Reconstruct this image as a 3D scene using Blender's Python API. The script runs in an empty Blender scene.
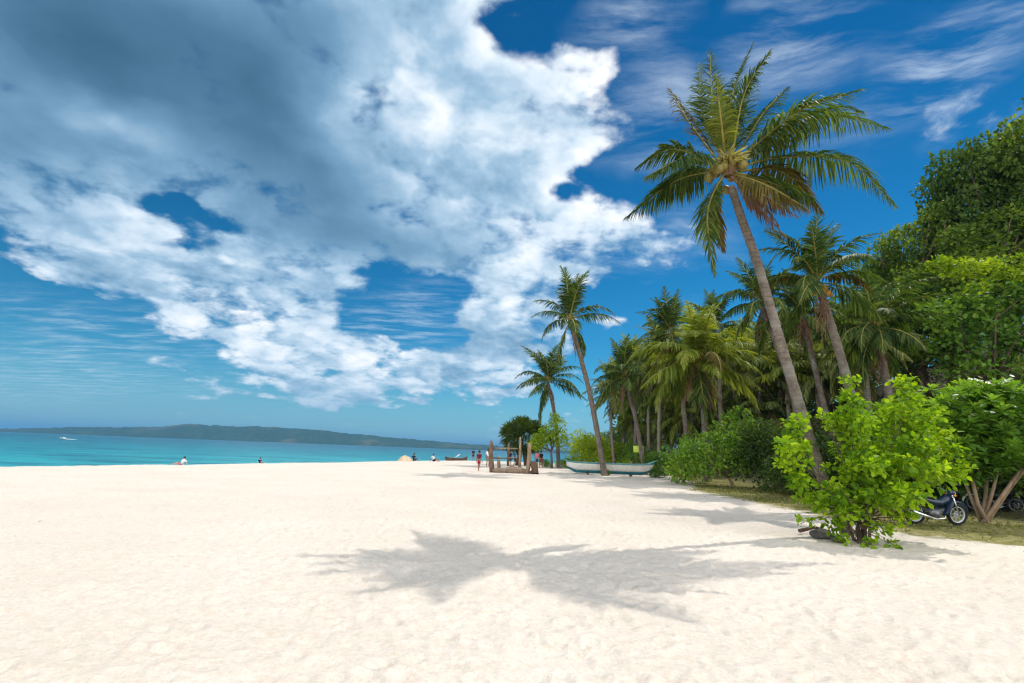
import bpy, bmesh, math, random, os
import numpy as np
from mathutils import Vector, Matrix
C = bpy.context.scene
COL = C.collection
R = math.radians

# ------------------------------------------------------------------ camera
FPX, TH, RO = 500.0, R(12.35), R(2.2)
CAMZ = 1.6
FW = Vector((0, math.cos(TH), math.sin(TH)))
R0 = Vector((1, 0, 0)); U0 = Vector((0, -math.sin(TH), math.cos(TH)))
RT = R0 * math.cos(RO) + U0 * math.sin(RO)
UP = U0 * math.cos(RO) - R0 * math.sin(RO)
cam_d = bpy.data.cameras.new('camera'); cam = bpy.data.objects.new('camera', cam_d); COL.objects.link(cam)
cam_d.sensor_width = 36.0; cam_d.lens = FPX / 1024 * 36.0
cam_d.clip_start = 0.05; cam_d.clip_end = 60000
m = Matrix((RT, UP, -FW)).transposed().to_4x4(); m.translation = (0, 0, CAMZ)
cam.matrix_world = m
C.camera = cam

def ray(px, py):
    return (FW * FPX + RT * (px - 512) - UP * (py - 341.5)).normalized()
def at(px, py, Y):
    """world point seen at a pixel, at distance Y along +Y"""
    d = ray(px, py)
    return Vector((0, 0, CAMZ)) + d * (Y / d.y)
def gnd(px, py, z=0.0):
    d = ray(px, py)
    return Vector((0, 0, CAMZ)) + d * ((z - CAMZ) / d.z)
SUN_AZ, SUN_EL = R(52.5), R(53.3)        # azimuth from +Y towards +X
SUN = Vector((math.sin(SUN_AZ) * math.cos(SUN_EL), math.cos(SUN_AZ) * math.cos(SUN_EL), math.sin(SUN_EL)))

C.render.engine = 'CYCLES'
C.view_settings.view_transform = 'Standard'; C.view_settings.look = 'None'
C.view_settings.gamma = 1; C.view_settings.use_curve_mapping = False
C.view_settings.exposure = 0.45
C.cycles.use_denoising = True
C.cycles.max_bounces = 6; C.cycles.diffuse_bounces = 3; C.cycles.transmission_bounces = 3
C.cycles.transparent_max_bounces = 8; C.cycles.glossy_bounces = 2; C.cycles.volume_bounces = 0
C.cycles.sample_clamp_indirect = 4
C.cycles.pixel_filter_type = 'BLACKMAN_HARRIS'; C.cycles.filter_width = 1.25

# ------------------------------------------------------------------ node helper
class NT:
    def __init__(s, tree):
        s.t = tree; s.n = tree.nodes; s.l = tree.links
    def new(s, typ, **kw):
        n = s.n.new(typ)
        for k, v in kw.items(): setattr(n, k, v)
        return n
    def set(s, sock, v):
        if isinstance(v, bpy.types.NodeSocket): s.l.new(v, sock)
        else: sock.default_value = v
    def math(s, op, a, b=None, c=None, clamp=False):
        n = s.new('ShaderNodeMath', operation=op); n.use_clamp = clamp
        s.set(n.inputs[0], a)
        if b is not None: s.set(n.inputs[1], b)
        if c is not None: s.set(n.inputs[2], c)
        return n.outputs[0]
    def vmath(s, op, a, b=None, sc=None):
        n = s.new('ShaderNodeVectorMath', operation=op)
        s.set(n.inputs[0], a)
        if b is not None: s.set(n.inputs[1], b)
        if sc is not None: s.set(n.inputs['Scale'], sc)
        return n.outputs['Value'] if op in ('DOT_PRODUCT', 'LENGTH') else n.outputs[0]
    def noise(s, vec, scale, detail=4, rough=.55, dist=0, lac=2, dim='3D'):
        n = s.new('ShaderNodeTexNoise', noise_dimensions=dim)
        if vec is not None: s.l.new(vec, n.inputs['Vector'])
        n.inputs['Scale'].default_value = scale; n.inputs['Detail'].default_value = detail
        n.inputs['Roughness'].default_value = rough; n.inputs['Distortion'].default_value = dist
        n.inputs['Lacunarity'].default_value = lac
        return n.outputs['Fac'], n.outputs['Color']
    def mapr(s, v, a, b, c=0., d=1., smooth=True):
        n = s.new('ShaderNodeMapRange', interpolation_type='SMOOTHSTEP' if smooth else 'LINEAR')
        s.set(n.inputs[0], v)
        for i, x in enumerate((a, b, c, d)): n.inputs[i + 1].default_value = x
        return n.outputs[0]
    def ramp(s, v, stops):
        n = s.new('ShaderNodeValToRGB'); s.set(n.inputs[0], v)
        e = n.color_ramp.elements
        while len(e) < len(stops): e.new(.5)
        for el, (p, c) in zip(e, stops):
            el.position = p; el.color = (*c, 1) if len(c) == 3 else c
        return n.outputs[0]
    def mix(s, f, a, b, mode='MIX'):
        n = s.new('ShaderNodeMix', data_type='RGBA', blend_type=mode)
        s.set(n.inputs[0], f)
        for i, v in ((6, a), (7, b)):
            s.set(n.inputs[i], v if isinstance(v, bpy.types.NodeSocket) else (*v, 1))
        return n.outputs[2]
    def bump(s, h, strength=.3, dist=.02, normal=None):
        n = s.new('ShaderNodeBump'); s.l.new(h, n.inputs['Height'])
        n.inputs['Strength'].default_value = strength; n.inputs['Distance'].default_value = dist
        if normal is not None: s.l.new(normal, n.inputs['Normal'])
        return n.outputs[0]

# ------------------------------------------------------------------ sky
def stereo(px, py):
    d = ray(px, py); k = 1 / (1 + d.y)
    return np.array((d.x * k, d.z * k))
def build_sky():
    w = bpy.data.worlds.new('World'); C.world = w; w.use_nodes = True
    T = NT(w.node_tree); T.n.clear()
    out = T.new('ShaderNodeOutputWorld'); bg = T.new('ShaderNodeBackground')
    STR = 0.1
    bg.inputs[1].default_value = STR
    T.l.new(bg.outputs[0], out.inputs[0])
    sky = T.new('ShaderNodeTexSky', sky_type='NISHITA')
    sky.sun_disc = False; sky.sun_elevation = SUN_EL; sky.sun_rotation = SUN_AZ
    sky.altitude = 0; sky.air_density = 1.0; sky.dust_density = 0.0; sky.ozone_density = 2.5
    tc = T.new('ShaderNodeTexCoord'); D = T.vmath('NORMALIZE', tc.outputs['Generated'])
    sp = T.new('ShaderNodeSeparateXYZ'); T.l.new(D, sp.inputs[0])
    x, y, z = sp.outputs
    zc = T.math('MAXIMUM', z, 0.0)
    # clear blue
    hs = T.new('ShaderNodeHueSaturation'); T.l.new(sky.outputs[0], hs.inputs['Color'])
    hs.inputs['Saturation'].default_value = 1.15; hs.inputs['Hue'].default_value = 0.49
    skyv = T.mapr(z, 0.0, 0.7, 0.95, 0.78)
    T.set(hs.inputs['Value'], skyv)
    tint = T.ramp(T.mapr(z, .0, .62, 0, 1, False), [(0, (.50, .78, .82)), (.22, (.20, .68, .84)), (.5, (.09, .62, .84)), (1, (.04, .55, .82))])   # deep, polarised blue
    blue = T.vmath('MULTIPLY', hs.outputs[0], tint)
    # noise space: closer to the horizon = farther away = finer
    q = T.vmath('SCALE', D, sc=T.math('DIVIDE', 1.0, T.math('ADD', zc, 0.32)))
    n_w, c_w = T.noise(q, 2.2, 5, .55)
    warp = T.vmath('SCALE', T.vmath('SUBTRACT', c_w, (.5, .5, .5)), sc=.12)
    k = T.math('DIVIDE', 1.0, T.math('ADD', T.math('MAXIMUM', y, -0.95), 1.0))
    cb = T.new('ShaderNodeCombineXYZ')
    T.set(cb.inputs[0], T.math('MULTIPLY', x, k)); T.set(cb.inputs[1], T.math('MULTIPLY', z, k))
    uv = cb.outputs[0]
    uvw = T.vmath('ADD', uv, T.vmath('MULTIPLY', warp, (1, 1, 0)))
    def blobs(lst, src):
        acc = None
        for (cx, cy, rx, ry, ang, wgt) in lst:
            c = stereo(cx, cy); a = R(ang)
            e1 = stereo(cx + math.cos(a) * 10, cy - math.sin(a) * 10) - c
            e2 = stereo(cx + math.sin(a) * 10, cy + math.cos(a) * 10) - c
            mp = T.new('ShaderNodeMapping', vector_type='TEXTURE'); T.l.new(src, mp.inputs[0])
            mp.inputs['Location'].default_value = (c[0], c[1], 0)
            mp.inputs['Rotation'].default_value = (0, 0, math.atan2(e1[1], e1[0]))
            mp.inputs['Scale'].default_value = (np.hypot(*e1) * rx / 10, np.hypot(*e2) * ry / 10, 1)
            g = T.new('ShaderNodeTexGradient', gradient_type='QUADRATIC_SPHERE' if False else 'SPHERICAL')
            T.l.new(mp.outputs[0], g.inputs[0])
            s = g.outputs['Fac']
            acc = T.math('MULTIPLY', s, wgt) if acc is None else T.math('MULTIPLY_ADD', s, wgt, acc)
        return acc
    # cover: positive = cloud, negative = gap      (px, py, rx, ry, angle, weight)
    pos = blobs([b for b in SKY_COVER if b[5] > 0], uvw); neg = blobs([b for b in SKY_COVER if b[5] < 0], uvw)
    thick = pos
    # a deck of even cover, however many masses overlap, so that its edges and gaps stay ragged
    pos = T.math('SUBTRACT', 1.0, T.math('POWER', 2.718, T.math('MULTIPLY', pos, -1.35)))
    cover = T.math('MULTIPLY_ADD', pos, .98, T.math('ADD', neg, .0))
    q2 = T.vmath('ADD', q, T.vmath('SCALE', warp, sc=1.2))
    n1, _ = T.noise(q2, 4.2, 8, .56)
    sunoff = Vector((SUN.x, SUN.y * .3, SUN.z)).normalized() * 0.05
    n1o, _ = T.noise(T.vmath('ADD', q2, tuple(sunoff)), 4.2, 5, .56)
    def puff(vec, sc, det):
        v = T.new('ShaderNodeTexVoronoi', feature='F1'); T.l.new(vec, v.inputs['Vector'])
        v.inputs['Scale'].default_value = sc; v.inputs['Detail'].default_value = det; v.inputs['Roughness'].default_value = .5
        return T.math('SUBTRACT', .5, v.outputs['Distance'])
    q3 = T.vmath('ADD', q2, T.vmath('SCALE', T.vmath('SUBTRACT', T.noise(q, 9, 3, .6)[1], (.5, .5, .5)), sc=.16))
    p1 = puff(q3, 5.0, 1.0); p1o = puff(T.vmath('ADD', q3, tuple(sunoff * .8)), 5.0, 0.0)
    nb, _ = T.noise(q, 1.6, 3, .5)
    back = T.mapr(y, .25, -.35)              # bright clouds added behind the camera, out of view, as fill light
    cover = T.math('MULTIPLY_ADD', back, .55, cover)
    dens = T.math('ADD', cover, T.math('MULTIPLY', T.math('SUBTRACT', n1, .5), 2.1))
    dens = T.math('MULTIPLY_ADD', p1, .62, dens)
    nA, _ = T.noise(q2, 11, 6, .64)
    edge = T.math('MULTIPLY_ADD', T.math('SUBTRACT', nA, .5), .8, dens)
    alpha = T.mapr(edge, .10, .62)
    dark = blobs(SKY_DARK, uvw)
    dark = T.math('MULTIPLY', T.math('SUBTRACT', 1.0, T.math('POWER', 2.718, T.math('MULTIPLY', dark, -1.5))), .98)
    soft = T.math('SUBTRACT', 1.0, T.math('MULTIPLY', dark, 1.5), clamp=True)
    relief = T.math('MULTIPLY', T.math('MULTIPLY_ADD', T.math('SUBTRACT', p1, p1o), .55, T.math('SUBTRACT', n1, n1o)), T.math('MULTIPLY_ADD', soft, 1.05, .10))
    s = T.math('ADD', T.math('SUBTRACT', 0.94, dark), relief)
    s = T.math('ADD', s, T.math('MULTIPLY', T.math('SUBTRACT', nb, .5), .46))
    # thin edges of a cloud glow, thick middles are greyer
    s = T.math('SUBTRACT', s, T.mapr(dens, .5, 1.4, 0, .12))
    s = T.math('MULTIPLY', s, 1.0, clamp=True)
    K = 1 / STR
    def kc(*c): return tuple(v * K for v in c)
    grey = T.ramp(s, [(0, (.030, .095, .165)), (.22, (.075, .175, .285)), (.42, (.165, .315, .47)), (.62, (.34, .505, .665)), (.82, (.66, .77, .87)), (1, (.93, .95, .98))])
    cloud = T.vmath('SCALE', grey, sc=T.math('MULTIPLY_ADD', back, 3.8 * K, K))  # the unseen fill clouds are boosted here, then warmed
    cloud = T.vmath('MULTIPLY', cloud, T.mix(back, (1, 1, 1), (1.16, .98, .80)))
    # high thin cirrus
    pl = T.new('ShaderNodeMapping'); 
    pv = T.vmath('DIVIDE', D, None)
    cb2 = T.new('ShaderNodeCombineXYZ')
    kz = T.math('DIVIDE', 1.0, T.math('ADD', zc, .06))
    T.set(cb2.inputs[0], T.math('MULTIPLY', x, kz)); T.set(cb2.inputs[1], T.math('MULTIPLY', y, kz))
    pl.inputs['Rotation'].default_value = (0, 0, R(-35)); pl.inputs['Scale'].default_value = (1.0, 3.2, 1)
    T.l.new(cb2.outputs[0], pl.inputs[0])
    wv = T.vmath('ADD', pl.outputs[0], T.vmath('SCALE', warp, sc=2.0))
    n2, _ = T.noise(wv, 2.6, 8, .66)
    cir = blobs(SKY_CIRRUS, uvw)
    m2 = T.new('ShaderNodeMapping'); T.l.new(T.vmath('ADD', uv, T.vmath('SCALE', warp, sc=.55)), m2.inputs[0])
    m2.inputs['Rotation'].default_value = (0, 0, R(-42)); m2.inputs['Scale'].default_value = (6.0, 27, 1)
    n3, _ = T.noise(m2.outputs[0], 1.0, 8, .62)
    cir2 = blobs(SKY_WISPS, uvw)
    ca = T.math('ADD', T.math('MULTIPLY', T.mapr(n2, .40, .80), T.math('MULTIPLY', cir, 1.0, clamp=True)),
                T.math('MULTIPLY', T.mapr(n3, .38, .80), T.math('MULTIPLY', cir2, 1.0, clamp=True)), clamp=True)
    col = T.mix(ca, blue, kc(.72, .83, .93))
    col = T.mix(T.math('MULTIPLY', alpha, .97), col, cloud)
    # marine haze low over the horizon
    hz = T.mapr(z, -0.02, 0.17, .62, 0.0)
    col = T.mix(hz, col, kc(.20, .42, .60))
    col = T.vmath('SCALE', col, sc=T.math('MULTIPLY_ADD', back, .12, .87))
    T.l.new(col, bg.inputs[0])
    w.cycles.sampling_method = 'MANUAL'; w.cycles.sample_map_resolution = 512
    # sun
    sd = bpy.data.lights.new('sun', 'SUN'); so = bpy.data.objects.new('sun', sd); COL.objects.link(so)
    sd.energy = 2.3; sd.angle = R(.5); sd.color = (1, .95, .87)
    so.rotation_euler = SUN.to_track_quat('Z', 'Y').to_euler(); so.location = SUN * 60
SKY_COVER = [
 # big cloud, left and centre
 (100, 60, 330, 190, 0, 1.6), (300, 60, 280, 200, 0, 1.4), (200, 170, 330, 120, -12, 1.1), (400, 150, 220, 170, 0, 1.3),
 (60, 200, 170, 80, -20, 1.0), (500, 120, 110, 100, 0, 1.1), (570, 125, 100, 46, 5, 1.1), (610, 126, 50, 26, 0, .7), (505, 220, 90, 120, 0, 1.6),
 (430, 30, 130, 90, 0, .9), (110, 255, 140, 60, -28, 1.0),
 # lobes of the right edge
 (594, 242, 60, 64, 0, 1.7), (655, 266, 50, 18, 8, .55), (505, 320, 75, 80, 0, 1.2), (480, 372, 85, 36, 0, .9),
 # lower cumulus, breaking up
 (250, 295, 170, 60, -22, 1.25), (180, 320, 80, 45, -25, .6), (330, 345, 120, 54, -8, .95), (235, 350, 90, 34, -15, .7),
 (400, 378, 160, 34, 0, .85), (330, 388, 190, 24, -2, .6), (205, 398, 60, 14, 0, .5), (448, 400, 22, 7, 0, .6),
 (515, 340, 60, 52, 0, .9), (440, 262, 60, 40, 0, .5), (160, 230, 60, 30, -20, .4),
 (255, 262, 120, 44, -22, 1.0), (150, 250, 90, 40, -25, .6), (300, 330, 80, 40, 0, .4), (470, 150, 120, 90, 0, .5),
 (605, 62, 40, 24, 30, .8), (560, 50, 50, 22, -25, .7), (505, 5, 60, 22, 0, .45),
 # gaps
 (186, 208, 38, 20, -10, -.95), (228, 226, 42, 20, -10, -.9), (196, 240, 22, 14, 0, -.5), (412, 314, 84, 36, -5, -.85), (515, 42, 64, 28, -25, -.9), (562, 182, 36, 36, 0, -.9),
 (20, 305, 110, 42, -20, -.9), (110, 375, 150, 50, -20, -.6), (650, 190, 70, 60, 0, -.5), (640, 20, 90, 70, 0, -.5), (700, 120, 120, 120, 0, -.5),
]
SKY_DARK = [
 (70, 20, 340, 150, -8, .90), (240, 70, 250, 120, -20, .54), (20, 170, 190, 80, -10, .34), (330, 190, 180, 90, -35, .36), (380, 245, 150, 55, -20, .24),
 (180, 170, 190, 60, -15, .16), (120, 118, 70, 36, -15, -.36), (370, 110, 110, 90, 0, -.22), (450, 340, 60, 60, 0, .16), (330, 20, 110, 90, 0, .2),
 (330, 200, 260, 120, -20, .22), (330, 310, 120, 40, -15, .14), (300, 400, 260, 40, 0, .14), (525, 355, 60, 30, 0, .25), (420, 20, 90, 60, 0, .10), (120, 270, 120, 40, -25, .10), (590, 275, 50, 22, 0, .22), (500, 180, 60, 30, 0, .08),
]
SKY_CIRRUS = [
 (400, 320, 110, 40, -5, .7), (80, 350, 190, 60, -5, .55), (60, 390, 220, 40, 0, .5), (640, 265, 70, 30, 10, .5),
]
SKY_WISPS = [
 (935, 60, 130, 62, 40, 1.5), (800, 30, 110, 70, 25, 1.0), (660, 110, 90, 90, 0, .7), (640, 15, 90, 40, 20, .8), (925, 157, 36, 18, 0, .5), (690, 250, 60, 60, 0, .5), (830, 130, 150, 60, 20, .3),
]
# ------------------------------------------------------------------ mesh helpers
def rng(seed): return np.random.RandomState(seed)
def link(name, me, mats, parent=None, smooth=True):
    if not isinstance(mats, (list, tuple)): mats = [mats]
    for mt in mats: me.materials.append(mt)
    if smooth: me.polygons.foreach_set('use_smooth', np.ones(len(me.polygons), bool))
    o = bpy.data.objects.new(name, me); COL.objects.link(o)
    if parent is not None: o.parent = parent
    return o
def tag(o, label=None, cat=None, group=None, kind=None):
    if label: o['label'] = label
    if cat: o['category'] = cat
    if group: o['group'] = group
    if kind: o['kind'] = kind
    return o
def empty(name, loc, label, cat, group=None, rz=0.0):
    o = bpy.data.objects.new(name, None); COL.objects.link(o); o.location = loc; o.rotation_euler = (0, 0, rz)
    o.empty_display_size = .3
    return tag(o, label, cat, group)
def np_mesh(name, V, F, rnd=None, mi=None):
    """V (n,3), F (m,k) array or list of such"""
    Fs = F if isinstance(F, list) else [F]
    me = bpy.data.meshes.new(name)
    me.vertices.add(len(V)); me.vertices.foreach_set('co', np.asarray(V, np.float32).ravel())
    loops = np.concatenate([f.ravel() for f in Fs]).astype(np.int32)
    tot = np.concatenate([np.full(len(f), f.shape[1], np.int32) for f in Fs])
    me.loops.add(len(loops)); me.loops.foreach_set('vertex_index', loops)
    me.polygons.add(len(tot))
    me.polygons.foreach_set('loop_start', np.concatenate([[0], np.cumsum(tot)[:-1]]).astype(np.int32))
    me.polygons.foreach_set('loop_total', tot)
    if mi is not None: me.polygons.foreach_set('material_index', np.asarray(mi, np.int32))
    if rnd is not None:
        a = me.attributes.new('rnd', 'FLOAT', 'POINT'); a.data.foreach_set('value', np.asarray(rnd, np.float32))
    me.update(calc_edges=True)
    return me
class MB:
    """collects solid shapes; build() links them as one mesh object"""
    def __init__(s): s.v = []; s.f = []
    def _add(s, vs, fs):
        b = len(s.v); s.v += [tuple(p) for p in vs]; s.f += [tuple(i + b for i in f) for f in fs]
    def tube(s, pts, rad, n=8, cap=True, flat=1.0):
        pts = [Vector(p) for p in pts]
        rad = list(rad) if hasattr(rad, '__len__') else [rad] * len(pts)
        vs, fs = [], []; prev = None
        for i, p in enumerate(pts):
            t = (pts[min(i + 1, len(pts) - 1)] - pts[max(i - 1, 0)]).normalized()
            if prev is None:
                a = Vector((0, 0, 1)) if abs(t.z) < .9 else Vector((0, 1, 0))
            else: a = prev
            u = t.cross(a).normalized(); w = u.cross(t); prev = w
            for k in range(n):
                an = 2 * math.pi * k / n
                vs.append(p + (u * math.cos(an) + w * math.sin(an) * flat) * rad[i])
        for i in range(len(pts) - 1):
            for k in range(n):
                k2 = (k + 1) % n
                fs.append((i * n + k, i * n + k2, (i + 1) * n + k2, (i + 1) * n + k))
        if cap: fs += [tuple(range(n))[::-1], tuple((len(pts) - 1) * n + k for k in range(n))]
        s._add(vs, fs); return s
    def ell(s, c, r, n=12, m=8, M=None):
        vs, fs = [], []; c = Vector(c)
        for i in range(1, m):
            ph = math.pi * i / m
            for k in range(n):
                th = 2 * math.pi * k / n
                p = Vector((r[0] * math.sin(ph) * math.cos(th), r[1] * math.sin(ph) * math.sin(th), r[2] * math.cos(ph)))
                vs.append(c + (M @ p if M else p))
        top = Vector((0, 0, r[2])); t = len(vs); vs.append(c + (M @ top if M else top)); vs.append(c - (M @ top if M else top))
        for i in range(m - 2):
            for k in range(n):
                k2 = (k + 1) % n; fs.append((i * n + k, (i + 1) * n + k, (i + 1) * n + k2, i * n + k2))
        for k in range(n):
            k2 = (k + 1) % n; fs.append((t, k, k2)); fs.append((t + 1, (m - 2) * n + k2, (m - 2) * n + k))
        s._add(vs, fs); return s
    def box(s, c, d, M=None, taper=1.0, ch=0.0):
        c = Vector(c); x, y, z = d[0] / 2, d[1] / 2, d[2] / 2
        ch = ch or min(d) * .12
        vs, fs = [], []
        ring = [(-x + ch, -y), (x - ch, -y), (x, -y + ch), (x, y - ch), (x - ch, y), (-x + ch, y), (-x, y - ch), (-x, -y + ch)]
        for zz, k in ((-z, 1 - ch / max(x, y)), (-z + ch, 1), (z - ch, taper), (z, taper * (1 - ch / max(x, y)))):
            for (a, b) in ring:
                p = Vector((a * k, b * k, zz)); vs.append(c + (M @ p if M else p))
        for i in range(3):
            for k in range(8):
                k2 = (k + 1) % 8; fs.append((i * 8 + k, i * 8 + k2, (i + 1) * 8 + k2, (i + 1) * 8 + k))
        fs += [tuple(range(8))[::-1], tuple(range(24, 32))]
        s._add(vs, fs); return s
    def torus(s, c, Rm, r, n=32, m=8, axis='Y', flat=1.0):
        vs, fs = [], []; c = Vector(c)
        for i in range(n):
            a = 2 * math.pi * i / n
            for k in range(m):
                b = 2 * math.pi * k / m
                rr = Rm + r * math.cos(b); h = r * flat * math.sin(b)
                p = Vector((rr * math.cos(a), h, rr * math.sin(a)))
                vs.append(c + p)
        for i in range(n):
            for k in range(m):
                i2, k2 = (i + 1) % n, (k + 1) % m
                fs.append((i * m + k, i * m + k2, i2 * m + k2, i2 * m + k))
        s._add(vs, fs); return s
    def build(s, name, mat, parent=None, smooth=True):
        me = bpy.data.meshes.new(name); me.from_pydata(s.v, [], s.f); me.update()
        bm = bmesh.new(); bm.from_mesh(me); bmesh.ops.recalc_face_normals(bm, faces=bm.faces); bm.to_mesh(me); bm.free()
        return link(name, me, mat, parent, smooth)

def hash2(ix, iy, s=0):
    h = (ix.astype(np.int64) * 374761393 + iy.astype(np.int64) * 668265263 + s * 1442695041) & 0x7fffffff
    h = ((h ^ (h >> 13)) * 1274126177) & 0x7fffffff
    return ((h ^ (h >> 16)) & 0xffff) / 65535.0
def vnoise(x, y, s=0):
    ix, iy = np.floor(x), np.floor(y); fx, fy = x - ix, y - iy
    fx = fx * fx * (3 - 2 * fx); fy = fy * fy * (3 - 2 * fy)
    a = hash2(ix, iy, s); b = hash2(ix + 1, iy, s); c = hash2(ix, iy + 1, s); d = hash2(ix + 1, iy + 1, s)
    return (a * (1 - fx) + b * fx) * (1 - fy) + (c * (1 - fx) + d * fx) * fy - .5
def sstep(v, a, b):
    t = np.clip((v - a) / (b - a), 0, 1); return t * t * (3 - 2 * t)

# ------------------------------------------------------------------ materials
def new_mat(name):
    mt = bpy.data.materials.new(name); mt.use_nodes = True
    T = NT(mt.node_tree); T.n.clear(); out = T.new('ShaderNodeOutputMaterial')
    return mt, T, out
def pbsdf(T, col, rough=.6, spec=.4, normal=None, metal=0.0):
    p = T.new('ShaderNodeBsdfPrincipled')
    T.set(p.inputs['Base Color'], col if isinstance(col, bpy.types.NodeSocket) else (*col, 1))
    T.set(p.inputs['Roughness'], rough); p.inputs['Specular IOR Level'].default_value = spec
    p.inputs['Metallic'].default_value = metal
    if normal is not None: T.l.new(normal, p.inputs['Normal'])
    return p.outputs[0]
def leaf_mat(name, c0, c1, c2, trans=.4, tcol=(1.5, 1.45, .5), rough=.55, spec=.25, patch=2.0):
    """c0..c2 : colours picked per leaf; translucent so that a leaf with the sun behind it glows"""
    mt, T, out = new_mat(name)
    at_ = T.new('ShaderNodeAttribute', attribute_name='rnd'); oi = T.new('ShaderNodeObjectInfo')
    tc = T.new('ShaderNodeTexCoord')
    n, _ = T.noise(tc.outputs['Object'], patch, 3, .6)
    f = T.math('ADD', T.math('MULTIPLY', at_.outputs['Fac'], .62), T.math('MULTIPLY', T.math('SUBTRACT', n, .28), .75))
    f = T.math('ADD', f, T.math('MULTIPLY', T.math('SUBTRACT', oi.outputs['Random'], .5), .22), clamp=True)
    col = T.ramp(f, [(.12, c0), (.5, c1), (.9, c2)])
    p = pbsdf(T, col, rough, spec)
    tr = T.new('ShaderNodeBsdfTranslucent'); T.l.new(T.vmath('MULTIPLY', col, tcol), tr.inputs[0])
    mx = T.new('ShaderNodeMixShader'); mx.inputs[0].default_value = trans
    T.l.new(p, mx.inputs[1]); T.l.new(tr.outputs[0], mx.inputs[2]); T.l.new(mx.outputs[0], out.inputs[0])
    return mt
def plain_mat(name, c0, c1, scale=6, rough=.6, spec=.3, bump=.2, metal=0., dist=.01, stretch=(1, 1, 1)):
    mt, T, out = new_mat(name); tc = T.new('ShaderNodeTexCoord')
    mp = T.new('ShaderNodeMapping'); T.l.new(tc.outputs['Object'], mp.inputs[0]); mp.inputs['Scale'].default_value = stretch
    n, _ = T.noise(mp.outputs[0], scale, 6, .62)
    col = T.ramp(n, [(.3, c0), (.7, c1)])
    nb = T.bump(n, bump, dist) if bump else None
    T.l.new(pbsdf(T, col, rough, spec, nb, metal), out.inputs[0]); return mt
def trunk_mat(name, c0, c1, ring, scale=1.0):
    mt, T, out = new_mat(name); tc = T.new('ShaderNodeTexCoord'); O = tc.outputs['Object']
    sp = T.new('ShaderNodeSeparateXYZ'); T.l.new(O, sp.inputs[0])
    n, _ = T.noise(O, 5, 6, .65); n3, _ = T.noise(O, 1.1, 3, .5)
    zz = T.math('ADD', T.math('MULTIPLY', sp.outputs[2], ring), T.math('MULTIPLY', n3, 2.2))
    saw = T.math('FRACT', zz)
    cb = T.new('ShaderNodeCombineXYZ'); T.set(cb.inputs[0], T.math('MULTIPLY', sp.outputs[0], 3)); T.set(cb.inputs[1], T.math('MULTIPLY', sp.outputs[1], 3)); T.set(cb.inputs[2], T.math('MULTIPLY', sp.outputs[2], 26))
    fib, _ = T.noise(cb.outputs[0], 3, 4, .6)
    col = T.ramp(n, [(.3, c0), (.72, c1)])
    scar = T.mapr(saw, .0, .22, .58, 1.0)
    col = T.vmath('SCALE', col, sc=scar)
    col = T.mix(T.mapr(n3, .52, .72, 0, .55), col, (.30, .29, .25))
    h = T.math('ADD', T.math('MULTIPLY', saw, .6), T.math('MULTIPLY', fib, .5))
    T.l.new(pbsdf(T, col, .85, .2, T.bump(h, .9, .05)), out.inputs[0]); return mt

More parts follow.
